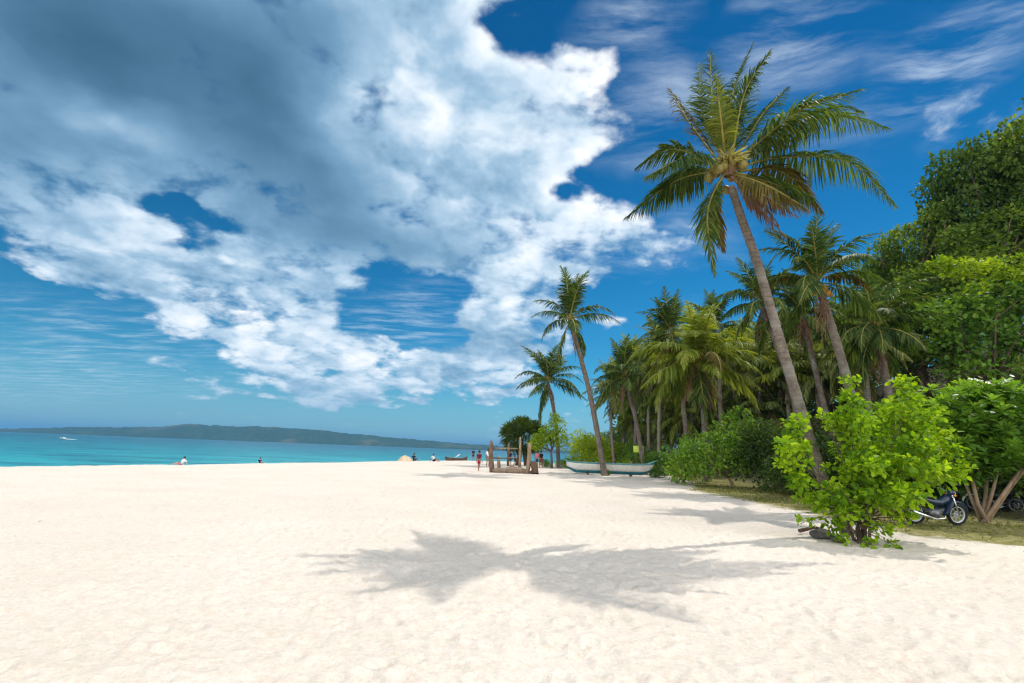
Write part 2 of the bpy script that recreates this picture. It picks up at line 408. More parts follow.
M = {}
def make_mats():
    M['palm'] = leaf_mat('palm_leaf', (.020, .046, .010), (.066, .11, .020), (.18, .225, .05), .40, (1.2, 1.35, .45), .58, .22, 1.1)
    M['palm_bright'] = leaf_mat('sunlit_palm_leaf', (.09, .14, .016), (.21, .27, .03), (.38, .40, .07), .52, (1.4, 1.3, .5), .5, .25, .5)  # brighter copy of the palm leaf, sunlit look put into its colour
    M['palm_young'] = leaf_mat('young_palm_leaf', (.10, .14, .02), (.19, .22, .03), (.30, .30, .05), .45, (1.35, 1.3, .5))
    M['palm_old'] = leaf_mat('yellowing_palm_leaf', (.05, .055, .012), (.12, .10, .025), (.22, .15, .05), .35, (1.4, 1.2, .5), .85, .08)
    M['palm_dead'] = leaf_mat('dead_palm_leaf', (.10, .055, .032), (.20, .12, .075), (.32, .20, .14), .2, (1.2, 1., .8), .8, .1)
    M['palm_far'] = leaf_mat('grove_palm_leaf', (.065, .10, .024), (.18, .225, .055), (.36, .37, .12), .46, (1.4, 1.3, .5), .5, .35, .35)
    M['rachis'] = plain_mat('frond_stalk', (.16, .15, .03), (.32, .26, .07), 9, .75, .15, 0)
    M['rachis_dead'] = plain_mat('dead_frond_stalk', (.16, .09, .05), (.30, .19, .11), 9, .8, .2, 0)
    M['trunk'] = trunk_mat('palm_bark', (.10, .08, .065), (.29, .235, .195), 9.0)
    M['trunk_far'] = trunk_mat('grove_palm_bark', (.17, .135, .11), (.40, .33, .27), 5.0)
    M['bark'] = plain_mat('bark', (.06, .042, .03), (.17, .12, .085), 7, .85, .2, .6, stretch=(1, 1, .3))
    M['bark_pale'] = plain_mat('pale_bark', (.20, .13, .08), (.42, .30, .20), 5, .8, .25, .5, stretch=(1, 1, .4))
    M['coconut'] = plain_mat('coconut_husk', (.10, .085, .015), (.24, .19, .04), 4, .5, .4, .15)
    M['coconut_orange'] = plain_mat('orange_coconut_husk', (.32, .13, .015), (.52, .25, .03), 4, .5, .4, .15)
    M['inflor'] = plain_mat('coconut_flower_stalk', (.30, .27, .05), (.50, .45, .10), 12, .7, .2, .2)
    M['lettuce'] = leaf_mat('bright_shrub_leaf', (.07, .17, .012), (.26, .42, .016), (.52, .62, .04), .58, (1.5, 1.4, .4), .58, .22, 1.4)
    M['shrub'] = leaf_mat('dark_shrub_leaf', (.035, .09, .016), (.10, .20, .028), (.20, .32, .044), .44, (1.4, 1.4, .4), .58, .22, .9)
    M['plum'] = leaf_mat('frangipani_leaf', (.06, .15, .024), (.18, .33, .045), (.36, .50, .07), .50, (1.4, 1.35, .4), .58, .22, 1.0)
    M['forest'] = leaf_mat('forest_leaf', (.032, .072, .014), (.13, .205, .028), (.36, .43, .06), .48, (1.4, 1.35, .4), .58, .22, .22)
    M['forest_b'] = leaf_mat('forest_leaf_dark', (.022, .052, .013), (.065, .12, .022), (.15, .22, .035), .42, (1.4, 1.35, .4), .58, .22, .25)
    M['vine'] = leaf_mat('broad_bright_leaf', (.12, .21, .014), (.28, .40, .022), (.46, .55, .04), .52, (1.35, 1.25, .35), .58, .22, .8)
    M['lime'] = leaf_mat('lime_leaf', (.10, .19, .012), (.23, .36, .02), (.38, .50, .03), .52, (1.3, 1.2, .35), .58, .22, .6)
    M['pandan'] = leaf_mat('pandanus_leaf', (.035, .07, .012), (.08, .13, .022), (.18, .22, .05), .3, (1.4, 1.3, .4), .58, .22, .7)
    M['grass'] = leaf_mat('short_grass', (.07, .09, .015), (.15, .17, .03), (.27, .26, .07), .35, (1.3, 1.2, .5), .6, .2, .4)
    M['litter'] = leaf_mat('dry_leaf', (.06, .035, .02), (.16, .10, .06), (.30, .22, .14), .15, (1.2, 1., .8), .8, .2, .4)
    M['flower'] = plain_mat('white_petal', (.78, .77, .70), (.85, .84, .78), 20, .6, .3, 0)
    M['wood'] = plain_mat('weathered_wood', (.085, .05, .033), (.24, .155, .10), 6, .85, .2, .5, stretch=(1, 1, .25))
    M['wood_pale'] = plain_mat('pale_driftwood', (.19, .125, .08), (.40, .29, .19), 6, .85, .2, .5, stretch=(1, 1, .25))
    M['wood_dark'] = plain_mat('dark_wood', (.07, .045, .03), (.16, .10, .07), 6, .85, .2, .5, stretch=(1, 1, .25))
    M['log'] = plain_mat('grey_log', (.13, .09, .065), (.34, .25, .19), 5, .9, .2, .6)
    M['hull'] = plain_mat('white_hull_paint', (.60, .56, .50), (.76, .74, .69), 4, .45, .4, .08)
    M['teal'] = plain_mat('teal_hull_paint', (.008, .10, .14), (.018, .17, .22), 4, .4, .4, .08)
    M['teal_pale'] = plain_mat('pale_teal_trim', (.08, .26, .28), (.15, .36, .38), 4, .45, .4, .08)
    M['tyre'] = plain_mat('tyre_rubber', (.012, .012, .013), (.03, .03, .03), 20, .8, .2, .2)
    M['chrome'] = plain_mat('bright_metal', (.55, .56, .58), (.75, .76, .78), 8, .25, .5, 0, .9)
    M['alloy'] = plain_mat('silver_rim', (.55, .56, .60), (.70, .71, .74), 8, .4, .5, 0, .3)
    M['black'] = plain_mat('black_plastic', (.008, .009, .012), (.022, .024, .03), 8, .4, .4, 0)
    M['navy'] = plain_mat('dark_blue_paint', (.006, .014, .035), (.012, .026, .06), 5, .25, .5, 0)
    M['pink'] = plain_mat('pink_paint', (.45, .02, .16), (.60, .04, .22), 5, .3, .5, 0)
    M['white'] = plain_mat('white_paint', (.70, .70, .68), (.82, .82, .80), 5, .4, .4, 0)
    M['engine'] = plain_mat('engine_grey', (.10, .10, .11), (.24, .24, .25), 14, .45, .4, .2, .5)
    M['amber'] = plain_mat('amber_lens', (.6, .2, .02), (.7, .25, .02), 5, .2, .5, 0)
    M['glass'] = plain_mat('headlight_glass', (.55, .6, .62), (.7, .74, .76), 5, .08, .6, 0)
    M['skin'] = plain_mat('skin', (.22, .11, .065), (.32, .17, .11), 9, .5, .4, 0)
    M['skin_pale'] = plain_mat('fair_skin', (.48, .27, .19), (.60, .36, .27), 9, .5, .4, 0)
    M['hair'] = plain_mat('dark_hair', (.010, .008, .007), (.03, .022, .018), 30, .5, .4, .3)
    for k, c in dict(maroon=(.10, .022, .035), red=(.26, .02, .03), white=(.74, .74, .72), navy=(.015, .025, .06), teal=(.02, .09, .11), pink=(.50, .14, .17), black=(.014, .014, .016), khaki=(.26, .20, .12)).items():
        M['cloth_' + k] = plain_mat(k + '_cloth', c, tuple(min(1, v * 1.25) for v in c), 14, .9, .1, .2)
    M['sign'] = plain_mat('lime_sign_paint', (.50, .62, .08), (.60, .72, .12), 4, .6, .3, 0)
    M['island'] = None
    # sand, with short grass and litter worked into it along the edge of the trees
    mt, T, out = new_mat('sand'); M['sand'] = mt
    g = T.new('ShaderNodeNewGeometry'); P = g.outputs['Position']
    n1, _ = T.noise(P, .35, 5, .6); n2, _ = T.noise(P, 9, 5, .7); n3, _ = T.noise(P, 70, 3, .6)
    col = T.ramp(n1, [(.3, (.65, .57, .49)), (.7, (.72, .645, .57))])
    col = T.mix(T.mapr(n2, .42, .72, 0, .5), col, (.57, .455, .35))
    n6, _ = T.noise(P, 26, 4, .65)
    col = T.mix(T.mapr(n6, .50, .72, 0, .55), col, (.55, .45, .355))
    col = T.mix(T.mapr(n6, .48, .28, 0, .6), col, (.78, .72, .64))
    col = T.mix(T.mapr(n3, .66, .76, 0, .4), col, (.36, .28, .21))
    at_ = T.new('ShaderNodeAttribute', attribute_name='turf')
    n4, _ = T.noise(P, 1.3, 6, .68)
    tf = T.math('ADD', at_.outputs['Fac'], T.math('MULTIPLY', T.math('SUBTRACT', n4, .5), 1.7))
    tf = T.math('MULTIPLY', T.mapr(tf, .36, .85), T.mapr(at_.outputs['Fac'], 0, .15))
    n5, _ = T.noise(P, 6, 5, .7)
    turf = T.ramp(n5, [(.3, (.11, .105, .03)), (.5, (.22, .205, .06)), (.72, (.40, .33, .20))])
    col = T.mix(tf, col, turf)
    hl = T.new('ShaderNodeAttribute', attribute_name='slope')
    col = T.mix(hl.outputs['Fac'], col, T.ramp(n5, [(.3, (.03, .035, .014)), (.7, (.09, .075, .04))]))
    wet = T.new('ShaderNodeAttribute', attribute_name='wet')
    col = T.mix(wet.outputs['Fac'], col, (.36, .27, .19))
    h = T.math('ADD', T.math('MULTIPLY', n2, .7), T.math('MULTIPLY', n3, .25))
    T.l.new(pbsdf(T, col, .92, .12, T.bump(h, .8, .05)), out.inputs[0])
    # sea
    mt, T, out = new_mat('sea_water'); M['sea'] = mt
    g = T.new('ShaderNodeNewGeometry'); P = g.outputs['Position']
    at_ = T.new('ShaderNodeAttribute', attribute_name='depth')
    mp = T.new('ShaderNodeMapping'); T.l.new(P, mp.inputs[0]); mp.inputs['Rotation'].default_value = (0, 0, R(28)); mp.inputs['Scale'].default_value = (.35, 1, 1)
    na, _ = T.noise(mp.outputs[0], .045, 4, .6)
    d = T.math('ADD', at_.outputs['Fac'], T.math('MULTIPLY', T.math('SUBTRACT', na, .5), .5))
    col = T.ramp(d, [(0, (.11, .47, .46)), (.15, (.024, .34, .38)), (.45, (.010, .24, .30)), (.75, (.010, .15, .22)), (1, (.012, .10, .17))])
    w1, _ = T.noise(mp.outputs[0], .55, 5, .62); w2, _ = T.noise(mp.outputs[0], .12, 4, .6)
    pt, _ = T.noise(mp.outputs[0], .16, 6, .7)
    col = T.mix(T.mapr(pt, .46, .66, 0, .75), col, (.004, .085, .14))
    col = T.mix(T.mapr(pt, .46, .30, 0, .5), col, (.05, .42, .45))
    foam = T.mapr(w1, .68, .74, 0, .8)
    col = T.mix(T.math('MULTIPLY', foam, T.mapr(w2, .5, .7)), col, (.7, .78, .78))
    h = T.math('ADD', w1, T.math('MULTIPLY', w2, 2.0))
    T.l.new(pbsdf(T, col, .32, .16, T.bump(h, 1.0, 1.1)), out.inputs[0])
    # far island
    mt, T, out = new_mat('island_forest'); M['island'] = mt
    tc = T.new('ShaderNodeTexCoord'); n, _ = T.noise(tc.outputs['Object'], .02, 7, .65); n2, _ = T.noise(tc.outputs['Object'], .004, 3, .5)
    col = T.ramp(n, [(.3, (.014, .034, .018)), (.55, (.03, .062, .026)), (.75, (.07, .10, .045))])
    col = T.mix(T.mapr(n2, .55, .7, 0, .5), col, (.14, .13, .07))
    T.l.new(pbsdf(T, col, .9, .1, T.bump(n, 1., 12)), out.inputs[0])
    # rock
    M['stone'] = plain_mat('dark_stone', (.05, .045, .04), (.16, .145, .13), 3, .9, .2, .7)
    M['foam'] = plain_mat('wake_foam', (.75, .8, .8), (.85, .87, .87), 3, .8, .2, .2)

# ------------------------------------------------------------------ setting
CREST = np.array([(-150, -75), (-80, -28), (-38, 6), (-24, 24.6), (-20.5, 32.4), (-17.3, 43.2), (-12.3, 59.2), (-6.1, 76), (4.5, 80), (16, 92), (40, 125), (120, 190), (400, 300)], float)
def seaward(x, y):
    """signed distance to the crest of the beach, positive towards the sea"""
    best = np.full(x.shape, 1e9); sg = np.zeros(x.shape)
    for a, b in zip(CREST[:-1], CREST[1:]):
        d = b - a; L = np.hypot(*d); d = d / L
        t = np.clip((x - a[0]) * d[0] + (y - a[1]) * d[1], 0, L)
        px, py = x - a[0] - d[0] * t, y - a[1] - d[1] * t
        r = np.hypot(px, py); s = (d[0] * (y - a[1]) - d[1] * (x - a[0]))
        better = r < best - 1e-6
        best = np.where(better, r, best); sg = np.where(better, np.sign(s), sg)
    return best * sg
def ground_z(x, y):
    x = np.asarray(x, float); y = np.asarray(y, float)
    s = seaward(x, y)
    z = np.where(s > 0, -.13 * s, 0.0); z = np.maximum(z, -4.0)
    hill = np.clip((x - 17) * 1.0 + (y - 20) * .12, 0, 60)
    hill = np.where(y > 8, hill, hill * np.clip((y + 10) / 18, 0, 1))
    far = 1 - sstep(y, 45, 75)
    z = z + .42 * hill * sstep(hill, 0, 9) * (.15 + .85 * far) * (s < 0)
    return z
def gz(x, y): return float(ground_z(np.array([x]), np.array([y]))[0])
def on_gnd(px, py, dz=0.0):
    p = gnd(px, py); p.z = gz(p.x, p.y) + dz; return p
def turf_mask(x, y):
    """inland of the line where sand gives way to short grass"""
    edge = np.interp(y, [6, 10, 11.5, 13, 18, 27, 34, 60], [14, 12.5, 11, 9.2, 9.4, 9.0, 11.5, 17])
    return sstep(x - edge, -.8, 1.8) * sstep(y, 6, 10)
def build_ground():
    ang = np.concatenate([np.linspace(-180, -62, 60, endpoint=False), np.linspace(-62, 62, 820, endpoint=False), np.linspace(62, 180, 60, endpoint=False)])
    ang = np.radians(ang); nA = len(ang)
    r = np.concatenate([np.geomspace(.5, 110, 500), np.geomspace(112, 700, 30)]); nR = len(r)
    A, Rr = np.meshgrid(ang, r)
    x = (np.sin(A) * Rr).ravel(); y = (np.cos(A) * Rr).ravel(); rr = Rr.ravel()
    z = ground_z(x, y)
    near = 1 - sstep(rr, 12, 40)
    wx = x + vnoise(x * .9, y * .9, 7) * .5; wy = y + vnoise(x * .9, y * .9, 8) * .5
    z += vnoise(x * .12, y * .12, 1) * .12 + vnoise(wx * .55, wy * .55, 2) * .035
    z += (vnoise(wx * 1.7, wy * 1.7, 3) * .022 + vnoise(wx * 3.6, wy * 3.6, 4) * .020 + vnoise(wx * 7, wy * 7, 14) * .014) * (1 - sstep(rr, 30, 70))
    z += vnoise(wx * 8, wy * 8, 5) * .010 * near
    # trodden dimples: one possible footprint in each cell, at its own angle
    for lay, (cell, prob) in enumerate(((.27, .6), (.36, .55))):
        cx, cy = np.floor(x / cell), np.floor(y / cell)
        acc = np.zeros_like(x)
        for i in (-1, 0, 1):
            for j in (-1, 0, 1):
                gx, gy = cx + i, cy + j; s0 = lay * 10 + 20
                on = hash2(gx, gy, s0) < prob
                px = (gx + .15 + .7 * hash2(gx, gy, s0 + 1)) * cell; py = (gy + .15 + .7 * hash2(gx, gy, s0 + 2)) * cell
                th = hash2(gx, gy, s0 + 3) * 6.283
                dx, dy = x - px, y - py
                u = (dx * np.cos(th) + dy * np.sin(th)) / .095; v = (-dx * np.sin(th) + dy * np.cos(th)) / .055
                q = u * u + v * v
                dep = .008 + .016 * hash2(gx, gy, s0 + 4)
                acc += np.where(on, -dep * np.exp(-q * .9) + dep * .55 * np.exp(-(np.sqrt(q) - 1.75) ** 2 * 3.5), 0)
        z += acc * (1 - sstep(rr, 14, 45))
    F = []
    idx = np.arange(nR * nA).reshape(nR, nA)
    a = idx[:-1]; b = idx[1:]
    quads = np.stack([a, np.roll(a, -1, 1), np.roll(b, -1, 1), b], -1).reshape(-1, 4)
    V = np.stack([x, y, z], 1)
    cen = len(V); V = np.vstack([V, [[0, 0, float(z[:nA].mean())]]])
    fan = np.stack([np.full(nA, cen), np.roll(idx[0], -1), idx[0]], -1)
    me = np_mesh('beach', V, [quads, fan])
    s0_ = seaward(x, y)
    t = me.attributes.new('turf', 'FLOAT', 'POINT'); t.data.foreach_set('value', np.append(turf_mask(x, y), 0).astype(np.float32))
    s = seaward(x, y)
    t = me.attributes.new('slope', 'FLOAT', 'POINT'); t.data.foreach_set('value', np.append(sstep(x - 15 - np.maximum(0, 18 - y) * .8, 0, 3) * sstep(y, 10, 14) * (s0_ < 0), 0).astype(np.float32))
    t = me.attributes.new('wet', 'FLOAT', 'POINT'); t.data.foreach_set('value', np.append(sstep(s, 3.2, 5.5), 0).astype(np.float32))
    o = link('sand', me, M['sand']); tag(o, kind='structure')
    # sea
    ang = np.radians(np.linspace(-180, 180, 240, endpoint=False)); r = np.geomspace(4, 14000, 160)
    A, Rr = np.meshgrid(ang, r); x = (np.sin(A) * Rr).ravel(); y = (np.cos(A) * Rr).ravel()
    s = seaward(x, y)
    V = np.stack([x, y, np.full_like(x, -.75)], 1); idx = np.arange(len(x)).reshape(len(r), len(ang))
    a = idx[:-1]; b = idx[1:]
    quads = np.stack([a, np.roll(a, -1, 1), np.roll(b, -1, 1), b], -1).reshape(-1, 4)
    me = np_mesh('sea', V, quads)
    dep = np.clip(np.log(np.maximum(s, 5) / 5.) / np.log(120.), 0, 1)
    t = me.attributes.new('depth', 'FLOAT', 'POINT'); t.data.foreach_set('value', dep.astype(np.float32))
    tag(link('sea', me, M['sea']), kind='structure')
    # far island: ridge line as seen, given depth and relief
    prof = [(-200, 430), (-60, 428), (0, 428.5), (60, 427.5), (120, 427), (160, 427), (185, 424), (205, 425), (260, 427), (310, 430), (360, 434.5), (420, 440), (450, 442.5), (487, 445), (540, 449), (620, 453.5)]
    xs = np.linspace(-190, 615, 420); tops = np.interp(xs, [p[0] for p in prof], [p[1] for p in prof])
    Yd = 3600.0; rows = np.array([-420, -380, -300, -200, -90, 0, 120, 300, 600]); hh = np.array([-.02, .10, .34, .62, .88, 1.0, .9, .5, -.05])
    V = []
    for i, (px, ty) in enumerate(zip(xs, tops)):
        p = at(px, ty, Yd); h = p.z + .8
        for rw, f in zip(rows, hh):
            k = (Yd + rw) / Yd
            X, Yy = p.x * k, p.y + rw
            nz = vnoise(np.array([X / 160.]), np.array([Yy / 160.]), 3)[0] * .35 + vnoise(np.array([X / 45.]), np.array([Yy / 60.]), 4)[0] * .18
            V.append((X, Yy, -1.0 + h * f * (1 + nz * (1 if 0 < f < .95 else .25)) + (vnoise(np.array([X / 14.]), np.array([Yy / 20.]), 5)[0] * 7 if f > .3 else 0)))
    n = len(rows); idx = np.arange(len(V)).reshape(-1, n); a = idx[:-1]; b = idx[1:]
    quads = np.stack([a[:, :-1], b[:, :-1], b[:, 1:], a[:, 1:]], -1).reshape(-1, 4)
    tag(link('hills', np_mesh('hills', np.array(V), quads), M['island']), kind='structure')

def build_haze():
    mt, T, out = new_mat('sea_air')
    v = T.new('ShaderNodeVolumePrincipled'); v.inputs['Color'].default_value = (.14, .40, .72, 1)
    v.inputs['Density'].default_value = HAZE; v.inputs['Anisotropy'].default_value = .0
    T.l.new(v.outputs[0], out.inputs['Volume'])
    me = bpy.data.meshes.new('haze'); bm = bmesh.new(); bmesh.ops.create_cube(bm, size=1)
    for p in bm.verts: p.co = ((p.co.x) * 30000, p.co.y * 30000, -6.0 if p.co.z < 0 else 190.0)
    bm.to_mesh(me); bm.free()
    tag(link('haze', me, mt, smooth=False), kind='stuff')
    mt.cycles.homogeneous_volume = True
HAZE = 1.3e-4
# ------------------------------------------------------------------ palms
def spline(P, n):
    """smooth curve through the control points, n samples"""
    P = [np.array(p, float) for p in P]
    P = [2 * P[0] - P[1]] + P + [2 * P[-1] - P[-2]]
    out = []; m_ = len(P) - 3
    for q in np.linspace(0, m_ - 1e-6, n):
        i = int(q); t = q - i; a, b, c, d = P[i:i + 4]
        out.append(.5 * ((2 * b) + (c - a) * t + (2 * a - 5 * b + 4 * c - d) * t * t + (3 * b - a - 3 * c + d) * t ** 3))
    return np.array(out)
def unit(v): return v / np.maximum(np.linalg.norm(v, axis=-1, keepdims=True), 1e-9)
def frond_mesh(name, P, n, L, W, droop, seed, rw=.028, ragged=.0, bare=.13, vee=.35, up=(0, 0, 1)):
    """one palm frond: a tapering stalk along curve P and n leaflets on each side, each bending under its weight"""
    r = rng(seed); C_ = spline(P, 24); up = np.array(up, float)
    seg = np.linalg.norm(np.diff(C_, axis=0), axis=1); s = np.concatenate([[0], np.cumsum(seg)]); s /= s[-1]
    T_ = unit(np.gradient(C_, axis=0))
    t = np.linspace(bare, .995, n)
    V, F4, rnd, mi = [], [], [], []
    # stalk
    side0 = unit(np.cross(T_, up + .01)); nrm = np.cross(side0, T_)
    base = 0
    for i in range(24):
        rad = rw * (1 - s[i]) ** .8 + .003
        for k in range(4):
            a = math.pi / 2 * k + .78
            V.append(C_[i] + (side0[i] * math.cos(a) * 1.3 + nrm[i] * math.sin(a) * .8) * rad); rnd.append(.5)
    for i in range(23):
        for k in range(4):
            F4.append((i * 4 + k, i * 4 + (k + 1) % 4, i * 4 + 4 + (k + 1) % 4, i * 4 + 4 + k)); mi.append(1)
    tw = r.uniform(-.5, .5)
    for sd in (-1, 1):
        gap = r.uniform(0, 1, n) < ragged
        tt = np.clip(t + r.normal(0, .25 / n, n), bare, .998)
        B = np.stack([np.interp(tt, s, C_[:, k]) for k in range(3)], 1)
        Tg = unit(np.stack([np.interp(tt, s, T_[:, k]) for k in range(3)], 1))
        S = unit(np.cross(Tg, up + r.normal(0, .05, (n, 3)))); N = np.cross(S, Tg)
        env = np.clip((tt - bare) / .16, .35, 1) ** .6 * np.clip((1.06 - tt) / .55, .12, 1) ** .75
        ln = L * env * r.uniform(.85, 1.1, n)
        ph = np.radians(22 + 46 * tt ** 1.3 + r.normal(0, 5, n))[:, None]
        d = unit(S * sd * np.cos(ph) + Tg * np.sin(ph) + N * (vee * (1 - .4 * tt))[:, None] + r.normal(0, .06, (n, 3)))
        g = np.array((0, 0, -1.0)); dr = (droop * r.uniform(.6, 1.4, n))[:, None]
        wv = unit(Tg - d * (Tg * d).sum(1)[:, None])
        rot = r.normal(0, .35, n)[:, None]; wv = unit(wv * np.cos(rot) + np.cross(d, wv) * np.sin(rot))
        p0 = B; d1 = unit(d + g * dr * .35); d2 = unit(d + g * dr * 1.1); d3 = unit(d + g * dr * 2.0)
        p1 = p0 + d1 * (ln * .3)[:, None]; p2 = p1 + d2 * (ln * .36)[:, None]; p3 = p2 + d3 * (ln * .34)[:, None]
        w = (W * np.clip(env, .45, 1))[:, None]
        rr = r.uniform(0, 1, n)
        for k in range(n):
            if gap[k]: continue
            b = len(V)
            for p, f in ((p0, .35), (p1, .55), (p2, .42), (p3, .04)):
                V.append(p[k] + wv[k] * w[k] * f); V.append(p[k] - wv[k] * w[k] * f); rnd += [rr[k]] * 2
            for q in range(3):
                F4.append((b + 2 * q, b + 2 * q + 1, b + 2 * q + 3, b + 2 * q + 2)); mi.append(0)
    return np_mesh(name, np.array(V), np.array(F4), rnd, mi)
def trunk_mb(P, r0, r1, flare=1.5, n=14, rings=70, seed=0):
    C_ = spline(P, rings); r = rng(seed); mb = MB()
    rad = []
    for i in range(rings):
        t = i / (rings - 1)
        rad.append((r0 + (r1 - r0) * t ** .75) * (1 + (flare - 1) * math.exp(-t * 16)) * (1 + .045 * (-1) ** i + r.normal(0, .02)) * (1.0 if t < .985 else .8))
    mb.tube([tuple(c) for c in C_], rad, n); return mb

def curve_frond(e0, bend, L, k=1.35, sway=0.0):
    """control points of a frond of length L leaving at elevation e0 and bending down by `bend` degrees; along +X"""
    pts = [np.zeros(3)]; n = 7
    for i in range(n):
        t = (i + .5) / n; e = R(e0 - bend * t ** k)
        pts.append(pts[-1] + np.array((math.cos(e), sway * t, math.sin(e))) * L / n)
    return pts
BANK = {}
def frond_bank():
    # (class, elevation, bend, droop)  all 1 m unit length scaled per palm; near = denser
    for tier, n, W in (('near', 60, .021), ('far', 32, .032)):
        for cls, e0, bend, dr, vee in (('up', 78, 42, .35, .25), ('mid', 48, 82, .6, .3), ('out', 16, 74, .9, .25), ('low', -18, 52, 1.1, .1), ('hang', -52, 30, .9, 0.)):
            for v in range(2):
                P = curve_frond(e0 + (-6, 7)[v], bend + (10, -8)[v], 1.0, 1.35, (.14, -.18)[v])
                BANK[tier, cls, v] = frond_mesh('palm_frond', P, n, .245 + .02 * v, W, dr, 10 + v + e0 % 50, .009, .04 + .06 * v, .12, vee)
                for mname in (('palm' if tier == 'near' else 'palm_far'), 'rachis'): BANK[tier, cls, v].materials.append(M[mname])
        for v in range(2):
            P = curve_frond((-62, -74)[v], 18, 1.0)
            BANK[tier, 'dead', v] = frond_mesh('dead_palm_frond', P, n // 2, .15, W * .9, 1.2, 77 + v, .008, .25, .1, 0)
            for mname in ('palm_dead', 'rachis_dead'): BANK[tier, 'dead', v].materials.append(M[mname])
        P = curve_frond(84, 20, .8)
        BANK[tier, 'young', 0] = frond_mesh('young_palm_frond', P, n, .15, W, .15, 5, .008, 0, .1, .4)
        for mname in ('palm_young', 'rachis'): BANK[tier, 'young', 0].materials.append(M[mname])
        P = curve_frond(28, 95, .95)
        BANK[tier, 'old', 0] = frond_mesh('yellowing_palm_frond', P, n, .2, W, 1.0, 6, .009, .08, .12, .15)
        for mname in ('palm_old', 'rachis'): BANK[tier, 'old', 0].materials.append(M[mname])
PALM_N = [0]
def palm(base, top, L, label, group, seed, tier='near', bow=.12, r0=.19, r1=.115, counts=(5, 6, 6, 4, 2, 1), young=1, old=0, nuts=0, nutmat='coconut', leaf=None, wind=.0):
    r = rng(seed); base = Vector(base); top = Vector(top)
    t = empty('coconut_palm', base, label, 'palm tree', group)
    d = top - base
    mid = d * .5 + Vector((-d.x * bow - d.y * .0, -d.y * bow, d.z * .04)) + Vector((r.normal(0, .12), r.normal(0, .12), 0))
    P = [(0, 0, -.35), tuple(d * .04), tuple(mid), tuple(d)]
    near = tier == 'near'
    trunk_mb(P, r0, r1, 1.5 if near else 1.3, 12 if near else 8, 70 if near else 36, seed).build('trunk', M['trunk' if near else 'trunk_far'], t)
    head = d
    seqs = []
    for cls, n in zip(('up', 'mid', 'out', 'low', 'hang', 'dead'), counts): seqs += [cls] * n
    seqs += ['young'] * young + ['old'] * old
    az = r.uniform(0, 360)
    for i, cls in enumerate(seqs):
        az += 137.5 + r.normal(0, 9)
        v = r.randint(2) if (tier, cls, 1) in BANK else 0
        o = bpy.data.objects.new('frond', BANK[tier, cls, v]); COL.objects.link(o); o.parent = t
        sc = L * r.uniform(.86, 1.1) * (.8 if cls in ('dead', 'young') else 1)
        o.location = head + Vector((0, 0, .0 if cls in ('low', 'hang', 'dead') else .12))
        if leaf and cls in ('up', 'mid', 'out', 'low'):
            o.material_slots[0].link = 'OBJECT'; o.material_slots[0].material = M[leaf]
        o.rotation_euler = (r.normal(0, .12), r.normal(0, .10), R(az)); o.scale = (sc, sc, sc)
        if wind and cls in ('up', 'mid'): o.rotation_euler[1] += wind * math.cos(R(az)); o.rotation_euler[0] += 0
    for i in range(nuts):
        a = r.uniform(3.3, 6.1); q = r.uniform(.22, .42)
        MB().ell((0, 0, 0), (.105, .105, .135), 10, 8).build('coconut', M[nutmat], t).location = head + Vector((math.cos(a) * q, math.sin(a) * q, r.uniform(-.55, -.1)))
    return t

